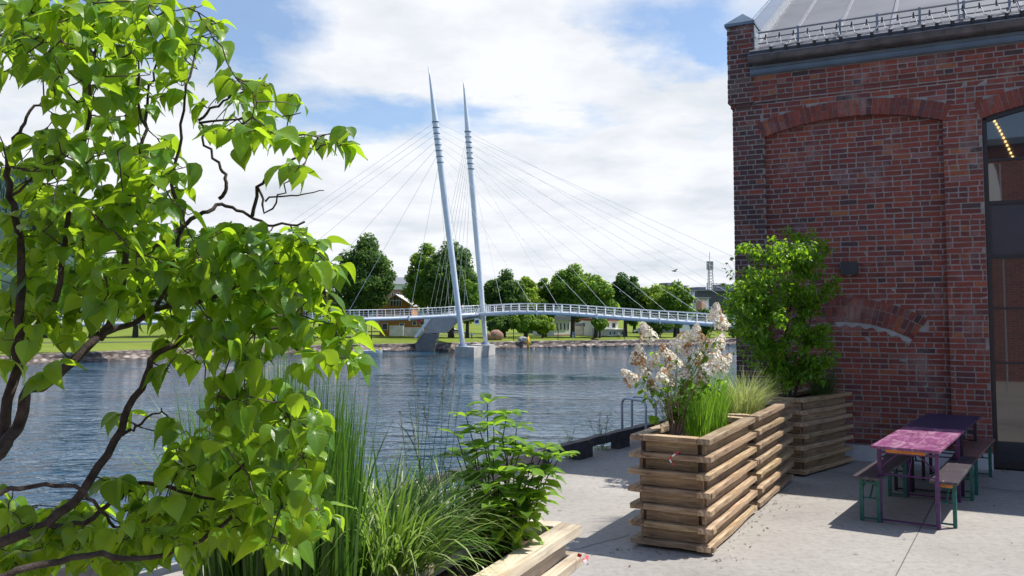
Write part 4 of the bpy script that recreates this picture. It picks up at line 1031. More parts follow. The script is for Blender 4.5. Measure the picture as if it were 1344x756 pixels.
def gable_house(name, label, u0, u1, v_eave, v_apex, v_base, Y, dep, wallm, roofm, cells, tri=None):
    e = empty(name, (0, 0, 0), 0, label, 'house'); uc = (u0 + u1) / 2
    a, b, c, d, t = at(u0, v_base, Y), at(u1, v_base, Y), at(u1, v_eave, Y), at(u0, v_eave, Y), at(uc, v_apex, Y)
    z0 = gh(a.x, Y) - 1
    poly = [(a.x, z0), (b.x, z0), (c.x, c.z), (t.x, t.z), (d.x, d.z)]
    m_ = MB(); m_.prism(poly, Y, Y + dep, mat=SW); m_.build('wall', wallm, e)
    m_ = MB(); ov = .6
    for s, p in ((-1, d), (1, c)):
        n_ = Vector((p.x - t.x, 0, p.z - t.z)); n_.normalize(); q = p + n_ * ov
        vs = [(t.x, Y - ov, t.z + .05), (q.x, Y - ov, q.z + .05), (q.x, Y + dep + ov, q.z + .05), (t.x, Y + dep + ov, t.z + .05)]; vs += [(x, y, z + .28) for x, y, z in vs]
        m_.add(vs, [(0, 1, 2, 3), (4, 7, 6, 5), (0, 4, 5, 1), (1, 5, 6, 2), (2, 6, 7, 3), (3, 7, 4, 0)])
    m_.build('roof', roofm, e); windows(e, cells, Y)
    return e, Y
oh, Y_ = gable_house('timber_house', 'ochre timber gabled house with a glazed gable behind the bridge', 498, 540, 401, 387.5, 437, 214, 14, MT['ochre'], MT['paleroof'], [(501, 509, 424, 433), (524, 531, 424, 433)])
m_ = MB(); q = [at(512, 401, 213.9), at(527, 401, 213.9), at(527, 394.5, 213.9), at(519, 389.5, 213.9), at(512, 394, 213.9)]
m_.prism([(p.x, p.z) for p in q], 213.82, 213.97, mat=SW); g_ = m_.build('gable_window', MT['panel'], oh)
m_ = MB()
for u in (512, 516, 520, 523.6, 527): a = at(u, 401, 213.7); b = at(u, 391 if u in (516, 520, 523.6) else 394.5, 213.7); m_.beam(a, b, .18, .1)
m_.beam(at(512, 394.5, 213.7), at(527, 394.5, 213.7), .14, .16); m_.build('glazing_bar', MT['white'], g_)
m_ = MB(); fbox(m_, 534, 561, 417, 437, 214, 8, dy=.2); m_.build('wall', MT['ochre'], oh)
m_ = MB(); fbox(m_, 533.4, 561.6, 414.5, 417, 214, 9); m_.build('roof', MT['slate'], oh); windows(oh, [(541, 547, 421, 427), (551, 557, 421, 427)], 214.2)
# long pale building behind
bb_ = empty('town_building', (0, 0, 0), 0, 'large pale building with grey roof and pink wall above the ochre house', 'building')
m_ = MB(); fbox(m_, 505, 550, 380, 432, 262, 12); m_.build('wall', MT['tile'], bb_); m_ = MB(); fbox(m_, 504, 551, 373, 380, 262, 13, dy=-.4); m_.build('cornice', MT['whitew'], bb_)
m_ = MB(); a, b, c, d = at(503, 373, 261), at(552, 373, 261), at(548, 364, 266), at(507, 364, 266)
m_.add([a, b, c, d, Vector((a.x, 276, a.z)), Vector((b.x, 276, b.z)), Vector((c.x, 272, c.z)), Vector((d.x, 272, d.z))], [(0, 1, 2, 3), (4, 7, 6, 5), (3, 2, 6, 7), (0, 3, 7, 4), (1, 5, 6, 2), (0, 4, 5, 1)]); m_.build('roof', MT['slate'], bb_)
windows(bb_, [(513, 516, 384, 390), (521, 524, 384, 390), (529, 532, 384, 390), (537, 540, 384, 390)], 262)
def settle(e, u, Y, ang):
    c = at(u, 430, Y); c.z = gh(c.x, Y); e.location = c; e.rotation_euler = (0, 0, ang)
    for o in list(bpy.data.objects):
        if o.parent == e: o.location = o.location - c
settle(oh, 519, 214, 0); settle(bb_, 528, 262, .45)
# low grey wall left of the abutment
m_ = MB(); fbox(m_, 511, 529, 427.5, 441, 186, 1.0); fbox(m_, 529, 556, 430, 441, 187, 1.0); m_.build('concrete_wall', MT['concrete_pale'], label='low pale concrete wall on the lawn below the left bridge arm', cat='wall')
# white houses
wh = empty('white_house', (0, 0, 0), 0, 'white clad house with tall windows seen left between the trunks', 'house')
m_ = MB(); fbox(m_, 725, 751, 420, 441, 222, 10); m_.build('wall', MT['whitew'], wh); m_ = MB(); fbox(m_, 723.5, 752.5, 415, 420, 222, 11, dy=-.6); m_.build('roof', MT['slate'], wh)
m_ = MB(); fbox(m_, 725.5, 750.5, 439, 442, 222, 10, dy=-.06); m_.build('foundation', MT['tile'], wh); windows(wh, [(728, 731, 424, 433), (734, 737, 424, 433), (740, 743, 424, 433), (746, 749, 424, 433)], 222)
settle(wh, 738, 222, .55)
wh = empty('grey_shed', (0, 0, 0), 0, 'plain light grey building with a sloping roof between the white houses', 'building')
m_ = MB(); fbox(m_, 764, 784, 428, 441, 226, 8); m_.build('wall', MT['concrete_pale'], wh); m_ = MB(); fbox(m_, 763, 785, 424, 428, 226, 9, dy=-.4); m_.build('roof', MT['slate'], wh); windows(wh, [(768, 772, 431, 436), (776, 780, 431, 436)], 226)
settle(wh, 774, 226, .5)
wh = empty('white_villa', (0, 0, 0), 0, 'white two storey villa with a veranda and red tiled gable', 'house')
m_ = MB(); fbox(m_, 787, 814, 421, 441, 220, 9); fbox(m_, 785, 815, 432.6, 441, 217, 3.2); m_.build('wall', MT['whitew'], wh)
m_ = MB(); fbox(m_, 784, 816, 431.8, 432.6, 216.5, 3.6); m_.build('veranda_roof', MT['whitew'], wh); m_ = MB(); fbox(m_, 786, 815, 418, 421, 220, 10, dy=-.5); m_.build('roof', flat('red tile', (.30, .08, .05), .8), wh)
windows(wh, [(790, 793, 424, 430), (796, 799, 424, 430), (803, 810, 423.5, 431)], 220); windows(wh, [(789, 792, 435, 439), (796, 799, 435, 439), (803, 806, 435, 439), (809, 812, 435, 439)], 217)
settle(wh, 801, 220, .55); wh3 = wh
# grey apartment block and dark hall, pink tower
ab = empty('apartment_block', (0, 0, 0), 0, 'pale grey apartment block with roof terraces right of the trees', 'building')
m_ = MB(); fbox(m_, 884, 938, 391, 436, 262, 14); fbox(m_, 886, 922, 382, 391, 265, 10); fbox(m_, 890, 914, 375.5, 382, 267, 8); m_.build('wall', flat('pale grey render', (.40, .44, .50), .8), ab)
m_ = MB(); fbox(m_, 883, 939, 389.8, 391.2, 261, 16); fbox(m_, 885, 923, 380.8, 382.2, 264, 12); fbox(m_, 889, 915, 374.6, 375.8, 266, 10); m_.build('roof', MT['slate'], ab)
windows(ab, [(894 + 6 * i, 898 + 6 * i, 393.5, 398.5) for i in range(5)] + [(896 + 7 * i, 901 + 7 * i, 403, 408) for i in range(4)], 262); windows(ab, [(890 + 6 * i, 894 + 6 * i, 384, 389) for i in range(5)], 265)
m_ = MB(); fbox(m_, 884, 892, 371.5, 375, 268, 4); fbox(m_, 893, 896, 372.5, 375, 268, 3); m_.tube([at(902.5, 375, 268), at(902.5, 366, 268)], .12, 6); m_.build('roof_plant', MT['slate'], ab)
dh = empty('dark_hall', (0, 0, 0), 0, 'long dark grey hall roof behind the pink tower beside the brick corner', 'building')
m_ = MB(); fbox(m_, 911, 990, 382, 436, 285, 20); m_.build('wall', flat('dark grey cladding', (.06, .065, .08), .7), dh); m_ = MB(); fbox(m_, 910, 991, 380, 382, 284, 22); m_.build('roof', MT['slate'], dh)
m_ = MB(); fbox(m_, 914, 925, 377, 381, 286, 8); fbox(m_, 951, 970, 373, 381, 288, 6); m_.build('roof_plant', MT['slate'], dh)
pt = empty('pink_tower', (0, 0, 0), 0, 'slim pink rendered tower with a grey chimney beside it behind the railing', 'tower')
m_ = MB(); fbox(m_, 920.5, 926.5, 396, 436, 240, 2.4); fbox(m_, 921.5, 925, 394, 396, 240, 2); m_.build('wall', flat('pink render', (.62, .34, .27), .8), pt)
m_ = MB(); fbox(m_, 930, 933.5, 395, 436, 241, 1.6); m_.build('chimney', flat('light grey sheet', (.42, .46, .52), .5), pt)
# radio mast
rm = empty('radio_mast', (0, 0, 0), 0, 'lattice radio mast with antennas on the roof left of the brick corner', 'mast')
m_ = MB(); b0 = at(932, 380, 286); t0 = at(931.3, 331, 286); w_ = 1.0
cs = [Vector((sx * w_, sy * w_, 0)) for sx, sy in ((-1, -1), (1, -1), (0, 1))]
H_ = (at(931.5, 345, 286) - b0)
for c in cs: m_.tube([b0 + c, b0 + H_ + c * .6], .12, 5)
for i in range(9):
    z = i / 9; z2 = (i + 1) / 9
    for a, b in ((0, 1), (1, 2), (2, 0)):
        k1, k2 = 1 - .4 * z, 1 - .4 * z2; m_.tube([b0 + H_ * z + cs[a] * k1, b0 + H_ * z2 + cs[b] * k2], .07, 4)
m_.tube([b0 + H_, t0], .09, 5); m_.build('lattice', MT['concrete_grey'], rm)
for du in (-3.0, 3.4, -1.4, 1.6):
    m_ = MB(); a = at(931.5 + du, 343, 285); b = at(931.5 + du, 354, 285); m_.box((a.x - .28, 284.8, b.z), (a.x + .28, 285.3, a.z)); m_.build('antenna_panel', MT['concrete_pale'], rm)
m_ = MB()
for v in (345.5, 351.5): m_.tube([at(928, v, 285.4), at(935.2, v, 285.4)], .09, 4)
for u in (928, 934, 940, 946, 952): m_.tube([at(u, 382, 286.5), at(u, 371.5, 286.5)], .10, 4)
for v in (372, 377): m_.tube([at(927, v, 286.5), at(953, v, 286.5)], .09, 4)
m_.build('roof_frame', MT['concrete_grey'], rm)
settle(ab, 905, 262, .5); settle(dh, 950, 285, .3); settle(pt, 925, 240, .5); settle(rm, 932, 286, 0)
# green cupola on a roof among the trees
cu = empty('cupola_house', (0, 0, 0), 0, 'pale building with a small green copper dome rising among the trees above the deck', 'building')
m_ = MB(); fbox(m_, 709, 724, 399, 434, 250, 8); m_.build('wall', MT['whitew'], cu); m_ = MB(); c = at(716.5, 398, 254); r_ = 1.7; m_.blob((c.x, c.y, c.z), (r_, r_, r_ * 1.1), 12, 8); m_.build('dome', flat('copper green', (.20, .42, .36), .6), cu, smooth=True)
windows(cu, [(711, 714, 402, 408), (718, 721, 402, 408)], 250)

# ------------------------------------------------------------------ far bank: cars, people, posts, boat, rocks
def car(u, vb, Y, rz, paint, label, ln=4.4):
    p = at(u, vb, Y); z = gh(p.x, p.y); e = empty('parked_car', (p.x, p.y, z + .02), rz, label, 'car', 'cars parked beyond the lawn')
    pr = [(-2.2, .35), (-2.2, .82), (-1.95, .98), (-1.45, 1.02), (-.95, 1.42), (.55, 1.46), (1.2, 1.0), (2.0, .88), (2.22, .68), (2.22, .35)]
    m_ = MB(); k = ln / 4.4; nn = len(pr); rows = [(-.85, .92), (-.72, 1.0), (.72, 1.0), (.85, .92)]; vs = []
    for y, s in rows: vs += [(x * k * (1 if s == 1 else .985), y, .35 + (z_ - .35) * (1 if s == 1 else .9)) for x, z_ in pr]
    fs = [(i * nn + j, i * nn + (j + 1) % nn, (i + 1) * nn + (j + 1) % nn, (i + 1) * nn + j) for i in range(3) for j in range(nn)]
    m_.add(vs, fs + [tuple(range(nn)), tuple(range(4 * nn - 1, 3 * nn - 1, -1))]); m_.build('body', paint, e)
    for s in (-1, 1):
        m_ = MB(); q = [(-1.35 * k, 1.02), (-.9 * k, 1.34), (.5 * k, 1.37), (1.05 * k, 1.02)]; yy = s * .86
        m_.add([(x, yy, z_) for x, z_ in q] + [(x, yy - s * .02, z_) for x, z_ in q], [(0, 1, 2, 3), (7, 6, 5, 4)]); m_.build('side_window', MT['panel'], e)
        for x in (-1.4, 1.35):
            m_ = MB(); m_.tube([(x * k, s * .90, .33), (x * k, s * .66, .33)], .33, 14); m_.build('wheel', MT['black'], e)
    m_ = MB(); m_.add([(1.22 * k, -.66, 1.03), (1.22 * k, .66, 1.03), (.62 * k, .62, 1.44), (.62 * k, -.62, 1.44)], [(0, 1, 2, 3)]); m_.build('windscreen', MT['panel'], e)
MT['carw'] = flat('white car paint', (.74, .75, .77), .25); MT['cars'] = flat('silver car paint', (.48, .50, .53), .25, .4); MT['card'] = flat('dark blue car paint', (.04, .05, .09), .25)
car(471, 440, 238, math.pi, MT['carw'], 'white car parked left of the ochre house')
car(601, 440, 232, 0, MT['cars'], 'silver car in front, just left of the nearer mast')
car(594, 437, 246, .1, MT['carw'], 'white car behind the silver one near the mast')
car(697, 440, 240, 0, MT['card'], 'dark blue car parked below the deck right of the masts')
car(712, 440, 246, math.pi, MT['cars'], 'silver grey car beside the dark blue one')
car(842, 440, 250, 0, MT['carw'], 'white car parked under the right part of the deck')
def person(x, y, z, rz, top, legs, label, pose='stand', s=1.0):
    me = bpy.data.meshes.new('person'); d = .12 if pose == 'walk' else .0
    if pose == 'sit': J = [(0, 0, .55), (0, 0, .85), (0, 0, 1.08), (0, 0, 1.18), (0, .02, 1.32), (.09, -.02, .50), (.10, .38, .50), (.10, .42, .08), (-.09, -.02, .50), (-.10, .38, .50), (-.10, .42, .08), (.19, 0, 1.02), (.24, .12, .8), (.16, .3, .66), (-.19, 0, 1.02), (-.24, .12, .8), (-.16, .3, .66)]
    else: J = [(0, 0, .95), (0, 0, 1.2), (0, 0, 1.42), (0, .01, 1.52), (0, .03, 1.66), (.09, 0, .90), (.10, .02 + d, .50), (.10, d * 1.6 - .02, .08), (-.09, 0, .90), (-.10, .02 - d, .50), (-.10, -d * 2, .10), (.19, 0, 1.38), (.24, -.02 - d, 1.12), (.23, .08 - d, .88), (-.19, 0, 1.38), (-.24, -.02 + d, 1.12), (-.23, .10 + d, .88)]
    E_ = [(0, 1), (1, 2), (2, 3), (3, 4), (0, 5), (5, 6), (6, 7), (0, 8), (8, 9), (9, 10), (2, 11), (11, 12), (12, 13), (2, 14), (14, 15), (15, 16)]
    rad = [.15, .14, .13, .06, .11, .10, .075, .05, .10, .075, .05, .07, .048, .035, .07, .048, .035]
    me.from_pydata(J, E_, []); o = bpy.data.objects.new('person', me); C.objects.link(o); o.location = (x, y, z); o.rotation_euler = (0, 0, rz); o.scale = (s, s, s)
    sk = o.modifiers.new('skin', 'SKIN'); 
    for i, r_ in enumerate(rad): me.skin_vertices[0].data[i].radius = (r_, r_ * .8)
    me.skin_vertices[0].data[0].use_root = True
    ss = o.modifiers.new('sub', 'SUBSURF'); ss.levels = 1; ss.render_levels = 1
    m, nt, p, oo = newmat('clothing'); tcn = N(nt, 'ShaderNodeTexCoord'); sp = N(nt, 'ShaderNodeSeparateXYZ'); L(nt, tcn.outputs['Object'], sp.inputs[0])
    hz_ = (.55, 1.12) if pose == 'sit' else (.93, 1.50); mr = N(nt, 'ShaderNodeMapRange'); L(nt, sp.outputs[2], mr.inputs[0]); mr.inputs[1].default_value = 0; mr.inputs[2].default_value = 2
    r = N(nt, 'ShaderNodeValToRGB'); r.color_ramp.interpolation = 'CONSTANT'; L(nt, mr.outputs[0], r.inputs[0]); e = r.color_ramp.elements; e[0].color = (*legs, 1); e[1].position = hz_[0] / 2; e[1].color = (*top, 1); n3_ = e.new(hz_[1] / 2); n3_.color = (.45, .27, .2, 1)
    L(nt, r.outputs[0], p.inputs['Base Color']); p.inputs['Roughness'].default_value = .8; me.materials.append(m)
    m_ = MB(); hz0 = J[4]; m_.blob((hz0[0], hz0[1] - .02, hz0[2] + .07), (.105, .12, .09), 10, 6); m_.build('hair', MT['bark'], o, smooth=True)
    return tag(o, label, 'person')
def onlawn(u, v, Y): p = at(u, v, Y); return p.x, p.y, gh(p.x, p.y)
person(*onlawn(752, 443, 190), .6, (.05, .14, .45), (.30, .5, .6), 'person in blue bending on the lawn in front of the white houses', 'walk')
person(*onlawn(812, 443, 192), -1.2, (.5, .5, .55), (.03, .03, .04), 'person in grey top walking on the lawn near the right white villa', 'walk')
person(*onlawn(866.5, 446, 196), 2.5, (.03, .04, .06), (.03, .03, .04), 'person in dark clothes sitting on the lawn at the right', 'sit')
person(*onlawn(619, 441, 184), .4, (.10, .2, .55), (.05, .05, .09), 'person in blue standing between the masts on the lawn', 'stand')
def ondeck(u, path, off=.8): p = near_u(path, u); return p.x, p.y + off, p.z + .18
person(*ondeck(608, nL), 1.5, (.70, .55, .48), (.10, .10, .14), 'person in a pale pink top walking on the bridge right of the nearer mast', 'walk')
person(*ondeck(551, nL), 1.6, (.65, .60, .12), (.10, .12, .2), 'person in yellow crossing the bridge above the red round sign', 'walk')
person(*ondeck(565, nL), 1.6, (.7, .7, .72), (.45, .45, .5), 'person in white crossing the bridge left of the nearer mast', 'walk')
person(*ondeck(538, nL, 1.2), 1.6, (.05, .06, .12), (.05, .05, .08), 'person in dark clothes on the left bridge arm', 'walk')
for u, v, Y in ((487.5, 449, 165), (674, 446, 178), (732.5, 446.5, 184), (778.5, 445.5, 188), (819.5, 444.5, 192)):
    p = at(u, v, Y); h = {487.5: 3.4}.get(u, 2.3)
    m_ = MB(); m_.tube([(0, 0, -.2), (0, 0, h)], .085, 8); m_.tube([(0, 0, h - .05), (0, 0, h + .12)], [.14, .10], 8)
    o = m_.build('lawn_post', MT['black']); o.location = (p.x, p.y, gh(p.x, p.y)); lab = {487.5: 'tall dark post at the bank left of the abutment', 674: 'dark post on the lawn first right of the masts', 732.5: 'dark post on the lawn before the left white house', 778.5: 'dark post on the lawn before the grey shed', 819.5: 'dark post on the lawn right of the white villa'}[u]
    tag(o, lab, 'post', 'thin dark posts along the lawn')
# boat
bo = at(487, 460.5, 152); e = empty('motor_boat', (bo.x, bo.y, WZ), .05, 'small white open boat moored by the far bank at left', 'boat')
m_ = MB(); secs = []
for i in range(9):
    t = i / 8; x = -2.0 + 4.0 * t; w_ = .75 * (1 - max(0, (t - .55) / .45) ** 2 * .96); zt = .45 + .18 * t ** 2
    secs.append([(x, -w_, zt), (x, -w_ * .8, .0), (x, 0, -.15), (x, w_ * .8, .0), (x, w_, zt), (x, w_ * .85, zt - .02), (x, 0, .12), (x, -w_ * .85, zt - .02)])
m_.add([p for s in secs for p in s], [(i * 8 + j, i * 8 + (j + 1) % 8, (i + 1) * 8 + (j + 1) % 8, (i + 1) * 8 + j) for i in range(8) for j in range(8)] + [tuple(range(8)), tuple(range(71, 63, -1))])
m_.build('hull', MT['carw'], e); m_ = MB(); m_.box((-.3, -.6, .30), (.0, .6, .36)); m_.build('thwart', MT['wood'], e); m_ = MB(); m_.box((-2.15, -.15, .1), (-1.95, .15, .85)); m_.build('outboard_motor', MT['black'], e)
m_ = MB(); m_.blob((0, 0, 0), (.22, .22, .26), 10, 8); o = m_.build('mooring_buoy', flat('yellow buoy', (.62, .52, .05), .5), smooth=True, label='small yellow green mooring buoy beside the white boat', cat='buoy'); o.location = at(499, 458.5, 152)
# boulder sculpture and rocks
x, y, z = onlawn(651, 441, 183); m_ = MB(); m_.blob((0, 0, .9), (1.6, 1.1, 1.3), 14, 10, .05); m_.blob((-1.3, -.2, .6), (1.0, .8, 1.0), 12, 8, .05); o = m_.build('boulder_sculpture', flat('reddish stone', (.28, .16, .11), .8, var=.4, scale=1), smooth=True, label='rounded reddish stone sculpture on the lawn right of the farther mast', cat='sculpture'); o.location = (x, y, z)
x, y, z = onlawn(686, 448, 174); m_ = MB(); m_.blob((0, 0, .5), (1.0, .6, .55), 10, 6, .12); o = m_.build('pale_rock', MT['concrete_pale'], label='pale rock lying at the lawn edge above the yellow swimmer ring', cat='rock'); o.location = (x, y, z)
p = at(693, 452.5, 170); m_ = MB(); m_.tube([(0, 0, -1.2), (.05, 0, 0), (-.05, 0, .7), (.1, 0, 1.6)], [.14, .3, .34, .16], 10); m_.tube([(0, 0, .9), (.7, -.2, .1)], [.12, .08], 8); o = m_.build('yellow_marker', flat('yellow orange fabric', (.75, .42, .03), .6), smooth=True, label='yellow orange bundle hanging on the stone embankment', cat='bundle'); o.location = p
p = at(786, 447.5, 186); m_ = MB()
for i in range(3): m_.beam((-1.8 + i * .2, 0, .6 - i * .3), (2.2 - i * .3, .2, -.3 - i * .3), .25, .25)
o = m_.build('driftwood', MT['bark'], label='dark fallen log lying over the embankment edge', cat='log'); o.location = p
# bird
bp = at(885, 356, 90); m_ = MB()
m_.tube([(-.32, 0, 0), (-.12, 0, .03), (.1, 0, .02), (.30, 0, -.02)], [.02, .07, .08, .02], 8); 
m_.add([(.12, 0, .05), (-.10, 0, .05), (-.22, -.62, .22), (-.05, -.68, .2), (.10, -.35, .16), (-.22, .62, .16), (-.05, .68, .14), (.10, .35, .12)], [(0, 1, 2, 3, 4), (0, 7, 6, 5, 1)])
o = m_.build('bird', MT['bark'], label='dark bird flying above the trees left of the radio mast', cat='bird'); o.location = bp; o.rotation_euler = (0, 0, .5)

# ------------------------------------------------------------------ near vegetation
rv = random.Random(404)
def U(a, b): return rv.uniform(a, b)
HEART = [(-.08, .0, .10), (.0, .24, .0), (.12, .36, .0), (.28, .40, 0), (.46, .345, 0), (.64, .23, 0), (.80, .105, 0), (.91, .04, 0), (1.0, 0, 0)]
OVATE = [(0, .03, 0), (.15, .22, 0), (.35, .31, 0), (.55, .29, 0), (.75, .19, 0), (.9, .08, 0), (1, 0, 0)]
def leaf(m_, p, d, up, ln, shape=HEART, fold=.35, droop=.35, cols=2, wk=1.0, mi=0):
    """p base, d direction of the midrib, up the upper side"""
    d = d.normalized(); s = d.cross(up)
    if s.length < .01: s = d.cross(Vector((1, .3, 0)))
    s.normalize(); n = s.cross(d).normalized(); vs = []; uvs = []; k = 2 * cols + 1; cx = 0; cz = 0; pt_ = 0; ph = U(0, 6)
    for (t, w_, back) in shape:
        ang = -droop * max(t, 0) * 1.6; 
        if t > pt_: cx += (t - pt_) * math.cos(ang); cz += (t - pt_) * math.sin(ang); pt_ = t
        for c in range(-cols, cols + 1):
            f = c / cols; x = f * w_ * wk; yy = cx; 
            if t <= 0: yy = t * (abs(f) ** .7) * 1.0
            z = cz + abs(x) * fold - .10 * x * x + .018 * math.sin(9 * t + ph + 5 * f)
            vs.append(p + (d * yy + s * x + n * z) * ln); uvs.append((.5 + x, max(t, 0) * .98 + .01))
    r_ = len(shape)
    m_.add(vs, [(i * k + j, i * k + j + 1, (i + 1) * k + j + 1, (i + 1) * k + j) for i in range(r_ - 1) for j in range(k - 1)], None, uvs, mi)
def blade(m_, base, dir0, ln, w_, bend=1.0, segs=6, fold=0, gdir=None):
    """grass blade: starts along dir0 and arches outwards under its weight"""
    d = dir0.normalized(); h = Vector((d.x, d.y, 0)); h = h.normalized() if h.length > .01 else Vector((1, 0, 0))
    s = Vector((-h.y, h.x, 0)); s = (s + h * U(-.8, .8)).normalized(); vs = []; p = base.copy(); a = math.asin(max(-1, min(1, d.z)))
    for i in range(segs + 1):
        t = i / segs; w2 = w_ * (.55 + 1.2 * t * (1 - t) * 1.6) * (1 - t ** 3); w2 = max(w2, .0004)
        vs += [p - s * w2 / 2, p + s * w2 / 2]
        a2 = a - bend * (t ** 1.4); dd = h * math.cos(a2) + Vector((0, 0, math.sin(a2))); p = p + dd * ln / segs
    m_.add(vs, [(2 * i, 2 * i + 1, 2 * i + 3, 2 * i + 2) for i in range(segs)])
def on(o, z=0): return Vector((o.x, o.y, z))
SOILZ = .915
def clump(name, label, cat, mat, c, n_, ln, spread, w_, bend, lean=.35, group=None, extra=None, segs=6, lv=.35, zoff=SOILZ):
    e = empty(name, (c[0], c[1], zoff), 0, label, cat, group); m_ = MB()
    for i in range(n_):
        a = U(0, 6.283); r_ = spread * math.sqrt(rv.random()); b = Vector((math.cos(a) * r_, math.sin(a) * r_, -.02))
        a2 = a + U(-.8, .8); k = lean * U(.1, 1.0) * (.4 + r_ / max(spread, .01)); d = Vector((math.cos(a2) * k, math.sin(a2) * k, 1))
        blade(m_, b, d, ln * U(1 - lv, 1 + lv * .4), w_ * U(.7, 1.2), bend * U(.3, 1.3), segs)
    m_.build('foliage', mat, e)
    if extra: extra(e)
    return e
# --- planter 1: bright grass behind the flowering shrub
def inpl(P, D, x, y): Wd = Vector((-D.y, D.x, 0)); q = Vector((P.x, P.y, 0)) + Vector((D.x, D.y, 0)).normalized() * x + Wd.normalized() * y; return q
for (x, y, n_, ln, sp) in ((.55, .26, 230, .50, .10), (1.10, .28, 330, .66, .15), (1.45, .40, 260, .64, .14), (.95, .48, 150, .50, .12)):
    q = inpl(P1, P1d, x, y)
    lb = {.55: 'short bright green grass tuft nearest the front rim of the flower planter', 1.10: 'tall bright green grass clump right behind the white flowers', 1.45: 'bright green grass clump at the far end of the sunlit planter', .95: 'bright green grass tuft behind the stems of the flowering shrub'}[x]
    clump('ornamental_grass', lb, 'grass clump', MT['grass_br'], (q.x, q.y), n_, ln, sp, .006, .5, .28, 'grass clumps in the planters')
# --- planter 2: variegated grass
q = inpl(P2, P2d, .50, .30); clump('ornamental_grass', 'pale yellow striped grass clump arching over the middle planter', 'grass clump', MT['grass_var'], (q.x, q.y), 420, .62, .13, .007, 1.5, .6, 'grass clumps in the planters')
q = inpl(P2, P2d, 1.15, .33); clump('ornamental_grass', 'smaller striped grass clump at the back of the middle planter', 'grass clump', MT['grass_var'], (q.x, q.y), 260, .5, .11, .007, 1.4, .6, 'grass clumps in the planters')
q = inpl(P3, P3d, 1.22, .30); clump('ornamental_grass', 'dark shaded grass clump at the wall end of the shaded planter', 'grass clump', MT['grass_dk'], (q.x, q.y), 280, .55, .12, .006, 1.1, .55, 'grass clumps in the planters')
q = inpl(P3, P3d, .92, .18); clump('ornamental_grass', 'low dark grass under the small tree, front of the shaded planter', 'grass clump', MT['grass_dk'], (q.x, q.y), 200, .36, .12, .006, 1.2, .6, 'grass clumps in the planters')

# --- generic woody shrub helpers
def curve(a, b, n_=6, sag=0, jit=.02, kink=None):
    a = Vector(a); b = Vector(b); ln = (b - a).length; out = []
    for i in range(n_ + 1):
        t = i / n_; p = a.lerp(b, t); k = math.sin(t * math.pi)
        out.append(p + Vector((U(-jit, jit), U(-jit, jit), U(-jit, jit) + sag * 4 * t * (1 - t))) * ln * (1 if 0 < i < n_ else 0))
    return out
def taper(n_, a, b): return [a + (b - a) * i / (n_ - 1) for i in range(n_)]

# --- flowering shrub with cream panicles
q = inpl(P1, P1d, .42, .42); fs_ = empty('flowering_shrub', (q.x, q.y, SOILZ), 0, 'leggy shrub with cream and rusty flower panicles in the sunlit planter', 'shrub')
org = Vector((q.x, q.y, SOILZ)); ms = MB(); ml = MB(); mp_ = MB(); mr_ = MB()
PAN = [(838, 468, 1.15), (852, 440, 1.2), (833, 497, 1.1), (858, 474, .8), (846, 488, .9), (868, 494, .9), (889, 452, 1.3), (886, 478, 1.25), (905, 462, 1.15), (898, 490, .9), (912, 440, 1.0), (925, 452, .95), (938, 415, 1.1), (948, 424, 1.0), (934, 468, 1.45), (941, 450, 1.0), (928, 482, 1.05), (943, 478, 1.2), (920, 498, .9), (880, 500, .8), (872, 462, .8), (856, 505, .7), (917, 472, .9)]
Yc = q.y
base_pts = [Vector((U(-.05, .05), U(-.05, .05), -.05)) for i in range(7)]
for i, (u, v, s) in enumerate(PAN):
    tgt = at(u, v + 6, Yc + U(-.26, .26)) - org; b = base_pts[i % 7]
    mid = b.lerp(tgt, .5) + Vector((-(tgt.x) * .22, 0, .04)); n1_ = curve(b, mid, 4, 0, .02); n2_ = curve(mid, tgt, 4, 0, .02)
    path = n1_ + n2_[1:]; ms.tube(path, taper(len(path), .0075, .0025), 6)
    for k in range(3, len(path)):
        if rv.random() < .8:
            for sgn in (-1, 1):
                d = Vector((U(-1, 1), U(-1, 1), U(-.5, .3))); leaf(ml, path[k] + d * .01, d, Vector((0, 0, 1)), U(.055, .085), OVATE, .3, .5, 1)
    # panicle: cone of small florets
    ax = (tgt - mid).normalized() * .5 + Vector((U(-.5, .5), U(-.5, .5), U(.3, .9))); ax.normalize(); Lp = .15 * s; R0 = .068 * s
    rusty = [U(0, 6.28), U(.3, .9)]
    t1 = ax.cross(Vector((.2, 1, .1))).normalized(); t2 = ax.cross(t1)
    for j in range(int(170 * s)):
        t = rv.random() ** 1.2; a = U(0, 6.28); rr = R0 * (1 - t) ** .6 * U(.7, 1.08) + .004
        c = tgt + ax * (t * Lp) + (t1 * math.cos(a) + t2 * math.sin(a)) * rr
        d = ((t1 * math.cos(a) + t2 * math.sin(a)) + ax * .4).normalized(); fr = U(.009, .015)
        s1 = d.cross(Vector((U(-1, 1), U(-1, 1), U(-1, 1)))).normalized(); s2 = d.cross(s1)
        is_r = (abs(((a - rusty[0] + 3.14) % 6.28) - 3.14) < 1.0 and abs(t - rusty[1]) < .35 and rv.random() < .8) or rv.random() < .05
        mm = mr_ if is_r else mp_
        cc = c + d * .002
        mm.add([cc, cc + s1 * fr + d * .004, cc + (s1 + s2) * fr * .75 + d * .002, cc + s2 * fr + d * .004, cc - s1 * fr * .9 + s2 * fr * .5 + d * .003, cc - s1 * fr + d * .004, cc - (s1 + s2) * fr * .7 + d * .002, cc - s2 * fr + d * .005, cc + s1 * fr * .7 - s2 * fr * .6 + d * .003], [(0, 1, 2, 3), (0, 3, 4, 5), (0, 5, 6, 7), (0, 7, 8, 1)])
